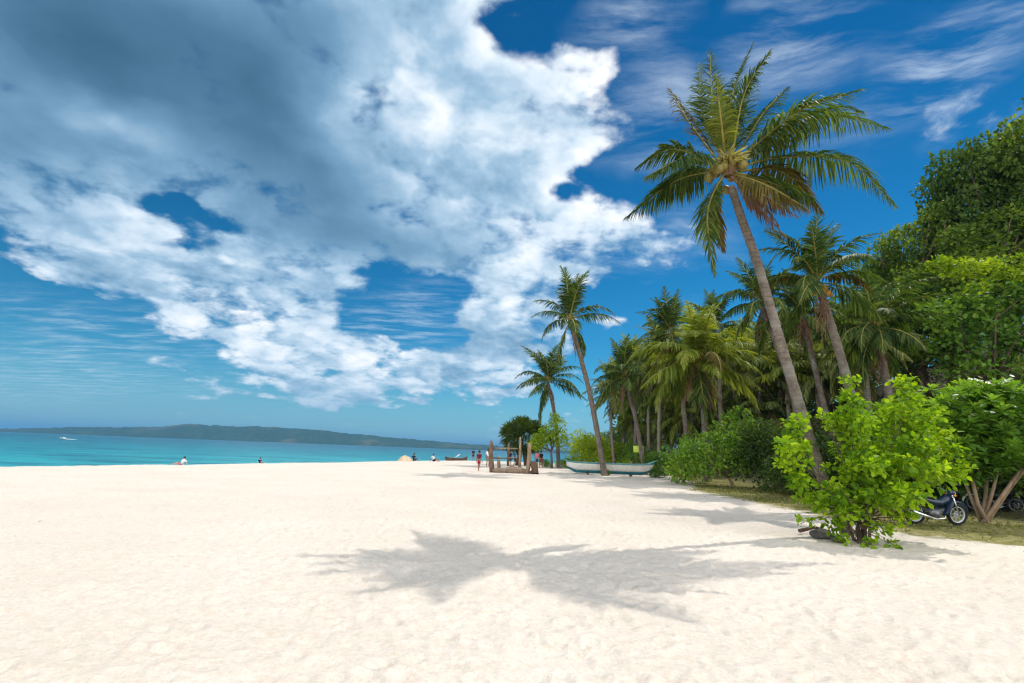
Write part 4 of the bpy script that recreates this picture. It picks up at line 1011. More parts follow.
def skin_body(name, verts, edges, rad, mat, parent, sub=1, root=0):
    me = bpy.data.meshes.new(name + '_wire'); me.from_pydata(verts, edges, []); me.update()
    o = bpy.data.objects.new(name + '_wire', me); COL.objects.link(o)
    o.modifiers.new('s', 'SKIN').use_smooth_shade = True
    for i, d in enumerate(me.skin_vertices[0].data):
        d.radius = (rad[i], rad[i]) if not hasattr(rad[i], '__len__') else rad[i]; d.use_root = (i == root)
    sb = o.modifiers.new('u', 'SUBSURF'); sb.levels = sub; sb.render_levels = sub
    dg = bpy.context.evaluated_depsgraph_get(); ev = o.evaluated_get(dg)
    m2 = bpy.data.meshes.new_from_object(ev); m2.name = name
    bpy.data.objects.remove(o); bpy.data.meshes.remove(me)
    return link(name, m2, mat, parent)
def person(loc, rz, h, pose, shirt, shorts, label, group=None, skin='skin', hat=None):
    """one continuous body grown from a skeleton; hair and clothes are its children"""
    t = empty('person', loc, label, 'person', group, rz); s = h / 1.7; t.scale = (s, s, s)
    if pose == 'sit':
        J = dict(pel=(0, 0, .14), spi=(0, .06, .34), che=(0, .10, .54), nec=(0, .08, .68), hb=(0, .05, .76), hd=(0, .03, .84), ht=(0, .04, .91))
        def arm(q): return [(q * .17, .10, .60), (q * .25, .22, .36), (q * .27, .34, .12), (q * .28, .36, .05)]
        def leg(q): return [(q * .10, -.03, .12), (q * .15, -.40, .38), (q * .14, -.70, .07), (q * .15, -.83, .10)]
    elif pose == 'recline':
        J = dict(pel=(0, 0, .13), spi=(0, .14, .30), che=(0, .24, .48), nec=(0, .28, .62), hb=(0, .27, .70), hd=(0, .25, .78), ht=(0, .26, .85))
        def arm(q): return [(q * .17, .25, .54), (q * .24, .42, .30), (q * .26, .50, .08), (q * .27, .56, .04)]
        def leg(q): return [(q * .10, -.03, .11), (q * .12, -.44, .15 + .12 * (q > 0)), (q * .12, -.86, .07), (q * .13, -.92, .17)]
    else:
        st = .16 if pose == 'walk' else .03
        J = dict(pel=(0, 0, .92), spi=(0, .0, 1.12), che=(0, .01, 1.32), nec=(0, .01, 1.46), hb=(0, -.01, 1.54), hd=(0, -.02, 1.62), ht=(0, -.01, 1.69))
        def arm(q): return [(q * .165, .01, 1.39), (q * .21, .03 + q * st * .3, 1.12), (q * .23, -.03 + q * st * .6, .88), (q * .235, -.05 + q * st * .6, .79)]
        def leg(q): return [(q * .09, 0, .87), (q * .10, -.02 - q * st * .6, .48), (q * .10, .03 - q * st, .08), (q * .11, -.10 - q * st, .03)]
    names = ['pel', 'spi', 'che', 'nec', 'hb', 'hd', 'ht']
    V = [J[n] for n in names]; E = [(i, i + 1) for i in range(6)]; rad = [(.145, .11), (.135, .10), (.155, .105), .055, .075, .095, .06]
    nose = Vector(J['hd']) + Vector((0, -.105, -.005)); V.append(tuple(nose)); E.append((5, len(V) - 1)); rad.append(.018)
    arms, legs = {}, {}
    for q in (-1, 1):
        A = arm(q); b = len(V); V += A; rad += [.062, .045, .030, .034]; E += [(2, b), (b, b + 1), (b + 1, b + 2), (b + 2, b + 3)]; arms[q] = A
        hd = (Vector(A[3]) - Vector(A[2])).normalized(); sx = Vector((0, 1, 0)) if abs(hd.y) < .7 else Vector((1, 0, 0))
        for k, (off, ln) in enumerate(((-.03, .075), (-.01, .09), (.01, .085), (.03, .065))):
            p1 = Vector(A[3]) + sx * off + hd * .03; p2 = p1 + hd * ln * .6 + Vector((-q * .012, 0, 0)); c = len(V)
            V += [tuple(p1), tuple(p2)]; rad += [.010, .008]; E += [(b + 3, c), (c, c + 1)]
        c = len(V); V.append(tuple(Vector(A[2]) * .4 + Vector(A[3]) * .6 + sx * -.045 + hd * .02)); rad.append(.011); E.append((b + 3, c))
        Lg = leg(q); b = len(V); V += Lg; rad += [.088, .060, .042, .036]; E += [(0, b), (b, b + 1), (b + 1, b + 2), (b + 2, b + 3)]; legs[q] = Lg
    skin_body('body', V, E, rad, M[skin], t, 1)
    hp = Vector(J['hd'])
    for q in (-1, 1): pass
    tv = [J['pel'], J['spi'], J['che'], tuple(Vector(J['che']).lerp(Vector(J['nec']), .55))]; te = [(0, 1), (1, 2), (2, 3)]; tr = [(.162, .128), (.152, .118), (.170, .122), .075]
    for q in (-1, 1):
        A = arms[q]; b = len(tv); tv += [A[0], tuple(Vector(A[0]).lerp(Vector(A[1]), .75))]; tr += [.075, .066]; te += [(2, b), (b, b + 1)]
    if shirt: skin_body('shirt', tv, te, tr, M['cloth_' + shirt], t, 1)
    pv = [tuple(Vector(J['pel']) + Vector((0, 0, .05))), tuple(Vector(J['pel']) + Vector((0, 0, -.02)))]; pe = [(0, 1)]; pr = [(.155, .122), (.165, .125)]
    for q in (-1, 1):
        Lg = legs[q]; b = len(pv); pv += [Lg[0], tuple(Vector(Lg[0]).lerp(Vector(Lg[1]), .8))]; pr += [.104, .085]; pe += [(1, b), (b, b + 1)]
    skin_body('shorts', pv, pe, pr, M['cloth_' + shorts], t, 1)
    if hat:
        MB().ell(tuple(hp + Vector((0, .01, .07))), (.105, .115, .07), 14, 8).tube([tuple(hp + Vector((0, 0, .055))), tuple(hp + Vector((0, 0, .07)))], (.2, .19), 18).build('hat', M['cloth_' + hat], t)
    else:
        MB().ell(tuple(hp + Vector((0, .028, .025))), (.105, .108, .112), 14, 10).build('hair', M['hair'], t)
    return t

def rough(mb, k, seed):
    r = rng(seed); mb.v = [tuple(np.array(v) * 1.0 + r.normal(0, k, 3)) for v in mb.v]; return mb
def swing_frame():
    """posts and rails of driftwood standing on the beach"""
    y0 = 41.0
    base = on_gnd(508, 472.5); t = empty('driftwood_pergola', base, 'driftwood pergola of upright posts and thin rails standing on the beach', 'pergola')
    P = lambda x, y, dy=0: tuple(at(x, y, base.y + dy) - base)
    rough(MB().tube([P(491.5, 474), P(491.8, 466), P(491, 458), P(490.6, 452), P(491.5, 447), P(491, 441)], (.20, .17, .15, .18, .16, .08), 9), .03, 1).build('post', M['wood'], t)
    MB().tube([P(519.5, 474, .3), P(520, 452, .3), P(520.3, 437, .3)], (.12, .10, .07), 8).build('post', M['wood_pale'], t)
    rough(MB().tube([P(527.5, 474), P(528.6, 465), P(529, 456), P(529.2, 449), P(530, 443)], (.16, .14, .15, .13, .10), 9), .025, 2).build('post', M['wood_pale'], t)
    MB().tube([P(508, 466, 1.2), P(508.3, 452, 1.2), P(508.6, 443, 1.2)], (.10, .09, .07), 8).build('post', M['wood'], t)
    MB().tube([P(499, 468, 1.4), P(498.5, 456, 1.4)], (.14, .12), 8).build('post', M['wood_pale'], t)
    MB().tube([P(491, 448.3, .2), P(505, 448.3, .2), P(518, 448.6, .2)], .045, 7).build('rail', M['wood_pale'], t)
    MB().tube([P(492, 458, .2), P(506, 458.4, .2), P(520, 459, .3)], .05, 7).build('rail', M['wood_dark'], t)
    tag(rough(MB().tube([P(493, 471.5, -.1), P(499, 471, -.2), P(505, 470.6, -.2), P(511, 470.2, -.2), P(516, 470.6, -.1), P(521, 470.8, 0), P(526, 471.6, 0)], (.16, .24, .22, .29, .25, .27, .14), 12), .04, 3).build('grey_log', M['log']), 'thick grey log lying along the foot of the driftwood pergola', 'log').location = base
    tag(rough(MB().tube([P(534, 473.4), P(534.6, 469), P(533.6, 465), P(534, 461.5)], (.36, .27, .31, .2), 12), .035, 4).build('tree_stump', M['wood_dark']), 'dark upright stump right of the driftwood pergola', 'stump').location = base

def bamboo_stand():
    base = on_gnd(592, 468); base.y += 6; base.z = gz(base.x, base.y)
    t = empty('bamboo_stand', base, 'open bamboo stand with a flat pale roof behind the boat', 'stand')
    P = lambda x, y, dy=0: Vector(at(x, y, base.y + dy)) - base
    p1 = P(588, 446); w = P(602, 446).x - p1.x; hgt = p1.z
    for dx in (0, w):
        for dy in (0, 1.1): MB().tube([(p1.x + dx, dy, -.2), (p1.x + dx, dy, hgt)], .05, 8).build('post', M['wood_pale'], t)
    for q in range(9): MB().box((p1.x + w / 2, -.1 + q * .165, hgt + .04), (w + .5, .15, .05)).build('roof_slat', M['hull'], t)
    MB().box((p1.x + w / 2, .55, .75), (w, 1.1, .06)).build('shelf', M['wood'], t)

def sign_board():
    base = on_gnd(640, 466); base.y = 50; base.x = at(640, 460, 50).x; base.z = gz(base.x, 50)
    t = empty('sign_board', base, 'blank lime yellow board on a post under the palms', 'sign')
    P = lambda x, y: Vector(at(x, y, 50)) - base
    c = P(638.5, 449); MB().tube([(c.x - .25, .05, -.3), (c.x - .25, .05, c.z + .1)], .05, 8).build('post', M['wood'], t)
    MB().box((c.x, 0, c.z), (1.0, .05, .62), Matrix.Rotation(R(-4), 3, 'Y')).build('board', M['sign'], t)

def small_things():
    # beached dugout
    c = on_gnd(456, 459.6); t = empty('dugout_canoe', c + Vector((0, 0, .12)), 'small dark brown dugout canoe beached at the far end of the sand', 'boat', None, R(-3))
    link('hull', hull_mesh(3.4, .6, .5, .35, 0, 1.0), M['wood_dark'], t)
    link('gunwale', hull_mesh(3.44, .64, .5, .36, .98, 1.1), M['wood'], t)
    MB().tube([(-.2, 0, .55), (.35, .05, .95), (.55, .1, 1.15)], (.07, .11, .03), 8).build('sail_roll', M['white'], t)
    # far motor boat and its wake
    p = gnd(63, 439.2, -.75); t = empty('motor_boat', p, 'tiny white motor boat speeding far out on the sea', 'boat', None, R(170)); 
    link('hull', hull_mesh(3.4, 1.2, .5, .2, 0, 1.0), M['white'], t)
    MB().box((-.3, 0, .6), (.9, .7, .4), taper=.8).build('cabin', M['white'], t)
    mb = MB()
    for s in (-1, 1): mb.tube([(-1.5, .2 * s, .1), (-3.5, .5 * s, .1), (-6, 1.1 * s, .06)], (.2, .3, .08), 8, flat=.4)
    o = mb.build('wake', M['foam'], t)
    # heap of sand
    c = on_gnd(405, 461.2); r = rng(3); V = []; n = 26
    mb = MB(); F = []
    for i in range(10):
        for k in range(n):
            a = 2 * math.pi * k / n; q = i / 9
            V.append((math.cos(a) * (1 - q) * .95 * (1 + r.normal(0, .03)), math.sin(a) * (1 - q) * .8, .62 * (1 - (1 - q) ** 1.7) * (1 + .12 * math.sin(a * 2 + 1)) + r.normal(0, .035) * (q > .1) - .05))
    for i in range(9):
        for k in range(n): F.append((i * n + k, i * n + (k + 1) % n, (i + 1) * n + (k + 1) % n, (i + 1) * n + k))
    me = bpy.data.meshes.new('sand_heap'); me.from_pydata(V, [], F); me.update()
    o = tag(link('sand_heap', me, M['heap']), 'rounded tan heap of sand on the crest of the beach', 'sand heap'); o.location = c
    # driftwood at the foot of the bright shrub
    for i, (pts, rr, lab) in enumerate((([(800, 533), (815, 531), (832, 534)], .045, 'short dark driftwood branch left of the bright shrub foot'),)):
        q = [gnd(*p) + Vector((0, 0, .05)) for p in pts]; b = q[0].copy()
        tag(MB().tube([tuple(v - b + Vector((0, .02 * k, .03 * (k == 1)))) for k, v in enumerate(q)], (rr, rr * .85, rr * .5), 8).build('driftwood_branch', M['wood_dark']), lab, 'driftwood').location = b
    for i, (px, py, s, lab) in enumerate(((822, 537, .16, 'dark stone by the end of the short driftwood branch'), (838, 541, .11, 'smaller dark stone in front of the bright shrub'))):
        c = on_gnd(px, py); mb = MB().ell((0, 0, 0), (s * 1.4, s, s * .7), 12, 9)
        mb.v = [tuple(Vector(v) * (1 + .18 * math.sin(v[0] * 31 + v[1] * 17 + i))) for v in mb.v]
        tag(mb.build('stone', M['stone']), lab, 'stone', 'stones by the shrub').location = c + Vector((0, 0, s * .35))

def ground_cover():
    """blades on the turf and dry leaves on the sand: stuff nobody could count"""
    r = rng(31); n = 60000
    x = r.uniform(7, 34, n); y = r.uniform(9, 44, n)
    patch = vnoise(x * .55, y * .55, 11) + vnoise(x * 1.9, y * 1.9, 12) * .6
    keep = (turf_mask(x, y) * (.62 + patch) > r.uniform(.25, 1.0, n)) & (np.abs(x / np.maximum(y, 1)) < 1.6); x, y = x[keep], y[keep]
    P = np.stack([x, y, ground_z(x, y) - .01], 1); k = len(x)
    D = unit(np.stack([r.normal(0, .55, k), r.normal(0, .55, k), np.full(k, .75)], 1)); N = unit(np.stack([r.normal(0, 1, k), r.normal(0, 1, k), np.full(k, .4)], 1))
    ln = r.uniform(.05, .13, k); V, F = leaves_np(P, D, N, ln, ln * .28, LEAF_S)
    tag(link('grass', np_mesh('grass', V, F, np.repeat(r.uniform(0, 1, k), 4)), M['grass'], None, False), kind='stuff')
    n = 3600; x = r.uniform(-9, 16, n); y = r.uniform(2.5, 40, n)
    d = .012 + .99 * sstep(x - np.interp(y, [6, 10, 11.5, 13, 18, 27, 34, 60], [14, 10, 9, 8, 8.2, 8.0, 10.5, 17]), -1.5, 2.5) * sstep(y, 5, 8)
    keep = r.uniform(0, 1, n) < d; x, y = x[keep], y[keep]; k = len(x)
    P = np.stack([x, y, ground_z(x, y) + .025], 1); D = unit(np.stack([r.normal(0, 1, k), r.normal(0, 1, k), r.normal(0, .15, k)], 1)); N = unit(np.stack([r.normal(0, .3, k), r.normal(0, .3, k), np.ones(k)], 1))
    ln = r.uniform(.025, .09, k) * (.6 + .4 * sstep(y, 6, 12)); V, F = leaves_np(P, D, N, ln, ln * .5, LEAF_B)
    tag(link('leaf_litter', np_mesh('leaf_litter', V, F, np.repeat(r.uniform(0, 1, k), 8)), M['litter'], None, False), kind='stuff')

# ------------------------------------------------------------------ assemble
def build_all():
    make_mats()
    M['heap'] = plain_mat('heaped_sand', (.50, .38, .25), (.64, .50, .35), 5, .95, .1, .5)
    build_sky(); build_ground()
    if HAZE > 0: build_haze()
    frond_bank(); hero_palm(); hero_shrub(); frangipani(); ground_cover()
    G = 'coconut palms'
    # palms one can tell apart: trunk foot (px, py), its Y; crown heart (px, py), its Y
    def pp(bx, by, bY, cx, cy, cY, L, label, seed, **kw):
        b = at(bx, by, bY); b.z = gz(b.x, b.y); return palm(b, at(cx, cy, cY), L, label, G, seed, **kw)
    pp(605, 475, 40.6, 570, 321, 39.2, 4.2, 'tall slim palm standing alone in front of the teal-bottomed boat', 11, bow=-.02, r0=.30, r1=.16, counts=(7, 3, 3, 2, 1, 1), young=2)
    pp(559, 468, 56, 548, 382, 55, 4.6, 'palm furthest left, its trunk rising behind the lime tree', 12, r0=.26, r1=.17, counts=(6, 6, 5, 3, 1, 1))
    pp(645, 466, 46, 625, 377, 45, 4.0, 'palm leaning left beside the lime yellow board', 13, r0=.25, r1=.15, counts=(5, 6, 5, 4, 1, 2))
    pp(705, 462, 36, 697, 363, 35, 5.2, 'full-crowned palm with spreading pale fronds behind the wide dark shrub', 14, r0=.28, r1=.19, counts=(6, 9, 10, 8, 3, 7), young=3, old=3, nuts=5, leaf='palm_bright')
    pp(690, 458, 44, 672, 334, 43, 4.2, 'palm with an upright crown, behind and left of the full-crowned palm', 15, r0=.25, r1=.16, counts=(8, 6, 5, 3, 1, 2))
    pp(722, 458, 45, 715, 330, 44, 4.0, 'palm showing its top above the full-crowned palm', 16, r0=.25, r1=.16, counts=(8, 7, 5, 3, 1, 2))
    pp(806, 452, 28, 762, 306, 27.5, 3.0, 'thin-trunked palm leaning left just behind the tallest palm', 17, r0=.19, r1=.13, counts=(6, 5, 6, 3, 1, 3))
    pp(838, 440, 27, 801, 312, 26.5, 2.9, 'palm with hanging dry fronds between the tallest palm and the one with orange coconuts', 18, r0=.19, r1=.13, counts=(5, 5, 6, 4, 2, 4))
    pp(868, 450, 20.5, 818, 283, 20, 3.1, 'palm carrying orange coconuts, right of the tallest palm', 19, r0=.24, r1=.15, counts=(6, 5, 5, 4, 1, 4), young=2, old=2, nuts=9, nutmat='coconut_orange', bow=.06)
    pp(894, 440, 25, 876, 328, 24.5, 3.5, 'shaded palm with dark drooping fronds against the forest', 20, r0=.24, r1=.17, counts=(3, 6, 7, 5, 2, 4))
    pp(872, 440, 29, 862, 345, 29, 3.3, 'dim palm almost hidden behind the shaded palm', 21, r0=.22, r1=.16, counts=(3, 5, 7, 5, 2, 3), tier='far')
    # the grove behind the boat: alike, so they share one label
    r = rng(50)
    spots = [(612, 60, 392), (622, 70, 385), (634, 62, 368), (650, 58, 372), (662, 54, 352), (668, 72, 380), (680, 64, 372), (690, 56, 385), (705, 70, 372), (722, 60, 362), (738, 52, 372), (744, 62, 350), (756, 48, 366), (772, 54, 352), (786, 46, 372), (800, 52, 360), (816, 44, 372), (830, 50, 352), (848, 42, 366), (644, 78, 395), (716, 80, 385), (766, 70, 345), (790, 64, 335), (674, 86, 398), (655, 68, 390), (628, 82, 405), (734, 74, 368), (660, 96, 412), (692, 92, 408), (712, 90, 404), (752, 84, 396), (776, 80, 388), (806, 74, 385), (828, 66, 380), (846, 60, 385), (632, 66, 420), (650, 72, 424), (668, 60, 420), (684, 56, 418), (710, 58, 416), (728, 54, 420), (748, 52, 414), (770, 48, 412)]
    for i, (px, Y, cy) in enumerate(spots):
        b = at(px + r.uniform(-6, 10), 462, Y); b.z = gz(b.x, b.y)
        c = at(px, cy, Y)
        palm(b, c, r.uniform(3.8, 4.8), 'slender coconut palm in the dense grove behind the boat and the shrubs', 'coconut palms of the grove', 100 + i, 'far', bow=r.uniform(-.1, .12), r0=.24, r1=.15, counts=(7, 8, 8, 6, 3, 6), young=1, nuts=0, leaf=(None, None, 'palm_bright')[i % 3])
    # shrubs and small trees
    D = dome_lobes
    b = at(733, 484, 31); b.z = gz(b.x, b.y)
    leafy('shrub', b, [(-3.0, .2, 1.1, .95, .9, 1.0), (-2.4, -.3, 2.0, .8, .8, .7), (-1.5, -.3, 1.4, 1.0, 1.0, .9), (-1.1, .1, 2.5, .9, .9, .7), (-.2, .2, 3.3, .8, .8, .7), (.3, -.4, 2.3, 1.0, 1.0, .8), (.9, .4, 3.9, .7, .7, .7), (1.5, .1, 2.9, .9, .9, .8), (2.3, .2, 2.2, .9, .9, .8), (3.2, .3, 1.4, .9, .8, .8), (.0, -.6, 1.2, .9, .8, .7), (1.4, -.4, 1.5, .9, .9, .7), (-2.2, -.5, .7, .8, .7, .5), (2.5, -.2, .9, .7, .7, .5), (0, 1, 2.8, 1.2, 1.2, 1.0), (1.8, 1, 3.0, 1.0, 1.0, .8), (-1.8, .9, 1.8, 1.1, 1.1, 1.0)], .24, .12, LEAF_B, 'plum',
          'wide dark green shrub on the edge of the sand, right of the boat', 'shrub', 'shrubs', 41, .10, .62, rag=5, bark='bark_pale', fork=.25, jit=.6)
    def sh(px, py, Y, rx, rz, lab, mat='shrub', seed=0, ln=.2, wd=.11, n=9, dens=.75, tm=LEAF_S, ry=None, name='shrub', cat='shrub', grp='shrubs', **kw):
        b = at(px, py, Y); b.z = gz(b.x, b.y)
        return leafy(name, b, D(rx, ry or rx, rz, n, seed, .45, rz * .35), ln, wd, tm, mat, lab, cat, grp, seed, .08, dens, rag=2, **kw)
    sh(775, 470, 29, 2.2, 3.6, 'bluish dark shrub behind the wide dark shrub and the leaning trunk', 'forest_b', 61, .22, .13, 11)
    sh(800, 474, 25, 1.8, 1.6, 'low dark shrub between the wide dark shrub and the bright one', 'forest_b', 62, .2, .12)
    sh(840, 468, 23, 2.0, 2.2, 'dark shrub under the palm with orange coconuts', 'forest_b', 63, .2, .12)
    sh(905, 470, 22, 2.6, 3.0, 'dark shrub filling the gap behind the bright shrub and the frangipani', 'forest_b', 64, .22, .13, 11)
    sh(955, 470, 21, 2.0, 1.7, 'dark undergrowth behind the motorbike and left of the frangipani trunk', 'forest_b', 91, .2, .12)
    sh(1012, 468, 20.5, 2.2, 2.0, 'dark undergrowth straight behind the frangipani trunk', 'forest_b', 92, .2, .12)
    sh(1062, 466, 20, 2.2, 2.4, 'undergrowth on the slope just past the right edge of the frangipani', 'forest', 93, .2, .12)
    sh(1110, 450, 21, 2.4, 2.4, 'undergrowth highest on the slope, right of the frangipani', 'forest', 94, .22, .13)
    sh(660, 466, 46, 1.5, 1.5, 'low mid green shrub at the right end of the boat', 'shrub', 65, .2, .11)
    sh(655, 462, 40.5, .75, .55, 'small round dark green plant by the bow of the boat', 'shrub', 66, .16, .07, 7)
    sh(624, 462, 48, .7, .9, 'small yellow-green plant seen over the middle of the boat', 'lime', 67, .2, .09, 7)
    sh(640, 462, 56, 2.6, 2.1, 'green thicket behind the lime yellow board', 'shrub', 68, .25, .13)
    sh(590, 462, 62, 2.9, 3.0, 'rounded mid green bush right of the lime tree, behind the tall slim palm', 'vine', 69, .28, .15, 11)
    sh(615, 462, 64, 2.6, 2.4, 'green bush between two grove trunks behind the bamboo stand', 'vine', 70, .28, .14)
    sh(567, 466, 58, 1.2, .9, 'low plant at the foot of the palm furthest left', 'lime', 71, .2, .09, 7)
    sh(606, 475, 41.2, .45, .28, 'tuft of bluish plants round the foot of the tall slim palm', 'shrub', 72, .12, .06, 6)
    sh(545, 466, 57, .9, .6, 'low scrub below the lime tree', 'shrub', 73, .2, .09, 6)
    sh(683, 476, 33, 1.2, 1.7, 'mid green shrub at the left edge of the wide dark shrub', 'vine', 74, .18, .1)
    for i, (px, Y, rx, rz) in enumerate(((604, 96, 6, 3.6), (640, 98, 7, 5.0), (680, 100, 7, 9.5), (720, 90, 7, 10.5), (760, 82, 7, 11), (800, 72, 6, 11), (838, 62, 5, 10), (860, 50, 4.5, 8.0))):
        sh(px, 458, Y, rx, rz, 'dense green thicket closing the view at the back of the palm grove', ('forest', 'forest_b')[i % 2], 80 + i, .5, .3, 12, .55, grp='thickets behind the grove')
    b = at(552, 466, 54); b.z = gz(b.x, b.y); u = Vector((0, 0, 0))
    leafy('lime_tree', b, [(-1.4, 0, 2.7, 1.0, 1.0, .8), (-.4, -.2, 3.7, 1.0, 1.0, .9), (.5, 0, 4.6, .9, .9, .7), (.6, .2, 3.2, 1.1, 1.0, .9), (-.7, .3, 3.0, 1.0, 1.0, .8), (1.0, -.2, 2.6, .8, .8, .7), (-1.9, .1, 2.3, .7, .7, .5), (.2, 0, 5.3, .5, .5, .5)], .26, .15, LEAF_S, 'lime', 'small bright lime green tree on a thin dark trunk behind the driftwood pergola', 'tree', None, 42, .13, 1.5, bark='bark', fork=.55)
    # pandanus: strap leaves from many stilt stems
    b = at(522, 464, 60); b.z = gz(b.x, b.y); t = empty('pandanus_tree', b, 'dark round pandanus tree with strap leaves at the left end of the grove', 'tree')
    r = rng(43); P, Dv, N, l, rn = [], [], [], [], []
    for i in range(120):
        uu = unit(r.normal(0, 1, 3)); c = np.array((uu[0] * 2.1, uu[1] * 2.0, 3.5 + uu[2] * 1.45 if uu[2] > -.5 else 3.0 + uu[2] * 1.2)); ax = unit(uu + (0, 0, .35))
        n = 26; d = unit(ax * .6 + r.normal(0, .75, (n, 3)) + (0, 0, .25)); P.append(np.tile(c, (n, 1))); Dv.append(d); N.append(unit(np.cross(np.cross(d, (0, 0, 1.)), d) + .01)); l.append(r.uniform(.6, 1.1, n)); rn.append(r.uniform(0, .9, n))
    P, Dv, N, l, rn = map(np.concatenate, (P, Dv, N, l, rn)); V, F = leaves_np(P, Dv, N, l, np.full(len(l), .085), LEAF_L)
    link('crown', np_mesh('crown', V, F, np.repeat(rn, 8)), M['pandan'], t, False)
    for i in range(9):
        a = r.uniform(0, 6.28); MB().tube([(math.cos(a) * .9, math.sin(a) * .7, -.2), (math.cos(a) * .5, math.sin(a) * .4, 1.0), (math.cos(a + .5) * 1.0, math.sin(a + .5) * .9, 2.9)], (.10, .09, .07), 7).build('stem', M['bark'], t)
    # broad-leaved trees on the slope at the right
    r = rng(60)
    kinds = []
    for k in range(3):
        lb = [(q[0], q[1], q[2] + 7.2, *q[3:]) for q in dome_lobes(3.6, 3.6, 4.2, 30, 300 + k, .25)]
        kinds.append(lb)
    first = []
    spots = [  # px of crown middle, py of crown top, Y, width scale, label
        (1014, 100, 34, 1.05, 'highest forest tree, against the sky at the right edge'),
        (964, 148, 36, .95, 'forest tree on the skyline just left of the highest one'),
        (925, 200, 38, .85, 'forest tree in the middle of the sloping skyline'),
        (893, 236, 40, .8, 'lowest forest tree of the skyline, beside the palm with orange coconuts'),
        (1045, 160, 32, .95, 'forest tree cut by the right edge below the highest one'),
        (985, 205, 33, .9, 'forest tree in the middle of the slope, under the skyline'),
        (940, 245, 33, .8, 'forest tree on the slope above the shaded palm'),
        (905, 285, 33, .75, 'dark forest tree behind the shaded palm'),
        (1030, 235, 31, .75, 'forest tree above the broad-leaved tree with bright leaves'),
        (968, 290, 33, .7, 'low forest tree left of the broad-leaved tree with bright leaves'),
        (875, 300, 42, .75, 'far forest tree between two palm crowns'), (850, 330, 46, .75, 'forest tree behind the palm with orange coconuts'),
        (920, 330, 30, .65, 'low dark forest tree behind the frangipani'), (1088, 90, 34, 1.1, 'forest tree mostly outside the right edge'), (1090, 230, 31, .9, 'shaded forest tree at the right edge behind the bright leaves'),
        (815, 352, 50, .75, 'forest tree closing the back of the grove'), (1035, 330, 32, .6, 'low forest tree over the frangipani at the right edge'),
    ]
    for i, (px, py, Y, sc, lab) in enumerate(spots):
        top = at(px, py, Y); g = gz(top.x, top.y); hgt = max(3.0, top.z - g); s = hgt / 11.6
        loc = Vector((top.x, top.y, g)); w = sc * 1.15
        if i < 3:
            o = leafy('forest_tree', loc, kinds[i], .29, .17, LEAF_B, ('forest', 'forest_b', 'forest')[i], lab, 'tree', 'forest trees on the slope', 400 + i, .32, .8, rag=3, jit=.5, shell=.45)
            first.append(o); o.scale = (w, w, s); o.rotation_euler.z = r.uniform(0, 6.28)
        else: copy_thing(first[i % 3], loc, lab, r.uniform(0, 6.28), (w, w, s))
    # nearer broad-leaved tree; its sunlit top is put in as brighter leaf colour
    b = at(1010, 480, 26); b.z = gz(b.x, b.y); k = 26 / FPX
    def q(px, py, rx, rz, dy=0): c = at(px, py, 26 + dy) - b; return (c.x, c.y, c.z, rx * k, rx * k, rz * k)
    bt = leafy('broad_leaved_tree', b, [q(1000, 300, 40, 22, .8), q(960, 310, 30, 24, .8), q(1040, 310, 40, 28, .8), q(990, 340, 36, 22, .6), q(1030, 345, 34, 20, .6), q(955, 350, 24, 18, .8), q(1005, 372, 36, 14, .6), q(935, 315, 18, 16, .5), q(970, 375, 26, 14, .4)],
          .30, .21, LEAF_B, 'shrub', 'broad-leaved tree with a bright sunlit top at the right edge, above the frangipani', 'tree', None, 44, .16, .9, fork=.5)
    tops = []
    rr = rng(45)
    for i in range(26): tops.append(q(rr.uniform(935, 1065), 268 + rr.normal(0, 5) + (12 if i % 4 == 0 else 0), rr.uniform(8, 15), rr.uniform(5, 9), rr.uniform(-.6, .8)))
    link('sunlit_foliage', crown_mesh('sunlit_foliage', tops, .22, .17, LEAF_B, 46, 1.1), M['vine'], bt, False)['label'] = 'bright yellow-green leaves coloured as sunlit'
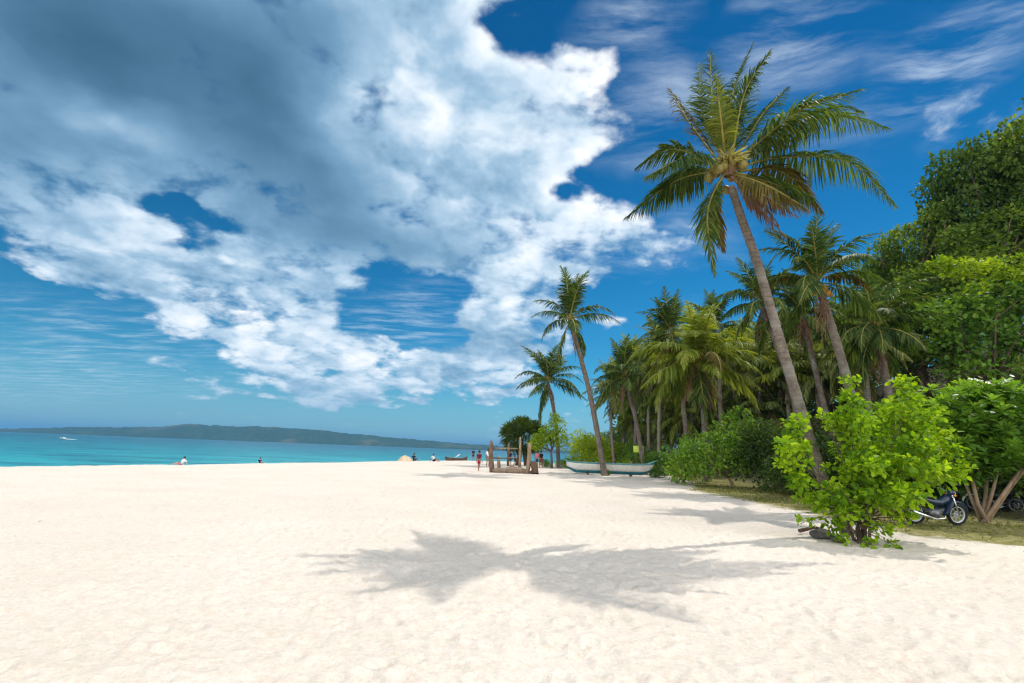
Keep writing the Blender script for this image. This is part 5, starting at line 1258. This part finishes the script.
    # things
    motorbike(on_gnd(936, 525), R(4), 'dark motorbike with silver rims parked beside the frangipani trunk', 'navy', 'navy')
    motorbike(on_gnd(1012, 517) + Vector((.9, 1.5, 0)), R(160), 'second dark motorbike with a white fender half hidden behind the frangipani trunk', 'black', 'white', rim='engine')
    outrigger_boat(); swing_frame(); bamboo_stand(); sign_board(); small_things()
    person(on_gnd(478.5, 471.2), R(150), 1.52, 'walk', 'maroon', 'red', 'person in maroon shirt and red shorts walking left of the driftwood pergola')
    def man(px, Y, rz, h, pose, sh_, so_, lab, **kw):
        p = at(px, 460, Y); p.z = gz(p.x, p.y); return person(p, R(rz), h, pose, sh_, so_, lab, **kw)
    man(488, 50, 30, 1.72, 'stand', 'white', 'khaki', 'person in a white shirt standing behind the left post of the driftwood pergola')
    man(510, 54, 190, 1.65, 'stand', 'navy', 'black', 'person in a dark blue top standing behind the driftwood pergola')
    man(515, 56, 100, 1.6, 'walk', 'teal', 'black', 'person in a teal top beside the one in dark blue')
    man(537, 53, 170, 1.68, 'stand', 'pink', 'navy', 'person in a pink top under the lime tree')
    man(541, 54, 200, 1.7, 'walk', 'black', 'red', 'person in a black top under the lime tree')
    man(473, 76, 20, 1.65, 'stand', 'navy', 'black', 'person in dark clothes at the water, small and far off beside the walker')
    def seat(px, py, rz, h, pose, sh_, so_, lab, sea=0.0, **kw):
        p = on_gnd(px, py); k = (p.y + sea) / p.y; p.x *= k; p.y *= k; p.z = gz(p.x, p.y) - .02
        person(p, R(rz), h, pose, sh_, so_, lab, **kw)
    seat(433.5, 461.5, 60, 1.7, 'sit', 'white', 'black', 'person in a white top sitting on the beach between sand heap and canoe')
    seat(414, 461, 160, 1.7, 'sit', 'navy', 'black', 'person in dark clothes sitting by the sand heap')
    seat(181, 464.9, -100, 1.02, 'recline', 'white', 'pink', 'person in a white top sitting with legs stretched out on the beach crest', skin='skin_pale')
    seat(260, 464.0, 175, 1.0, 'sit', 'navy', 'black', 'person sitting alone at the water with only head and shoulders showing', sea=3.2, skin='skin_pale')

build_all()
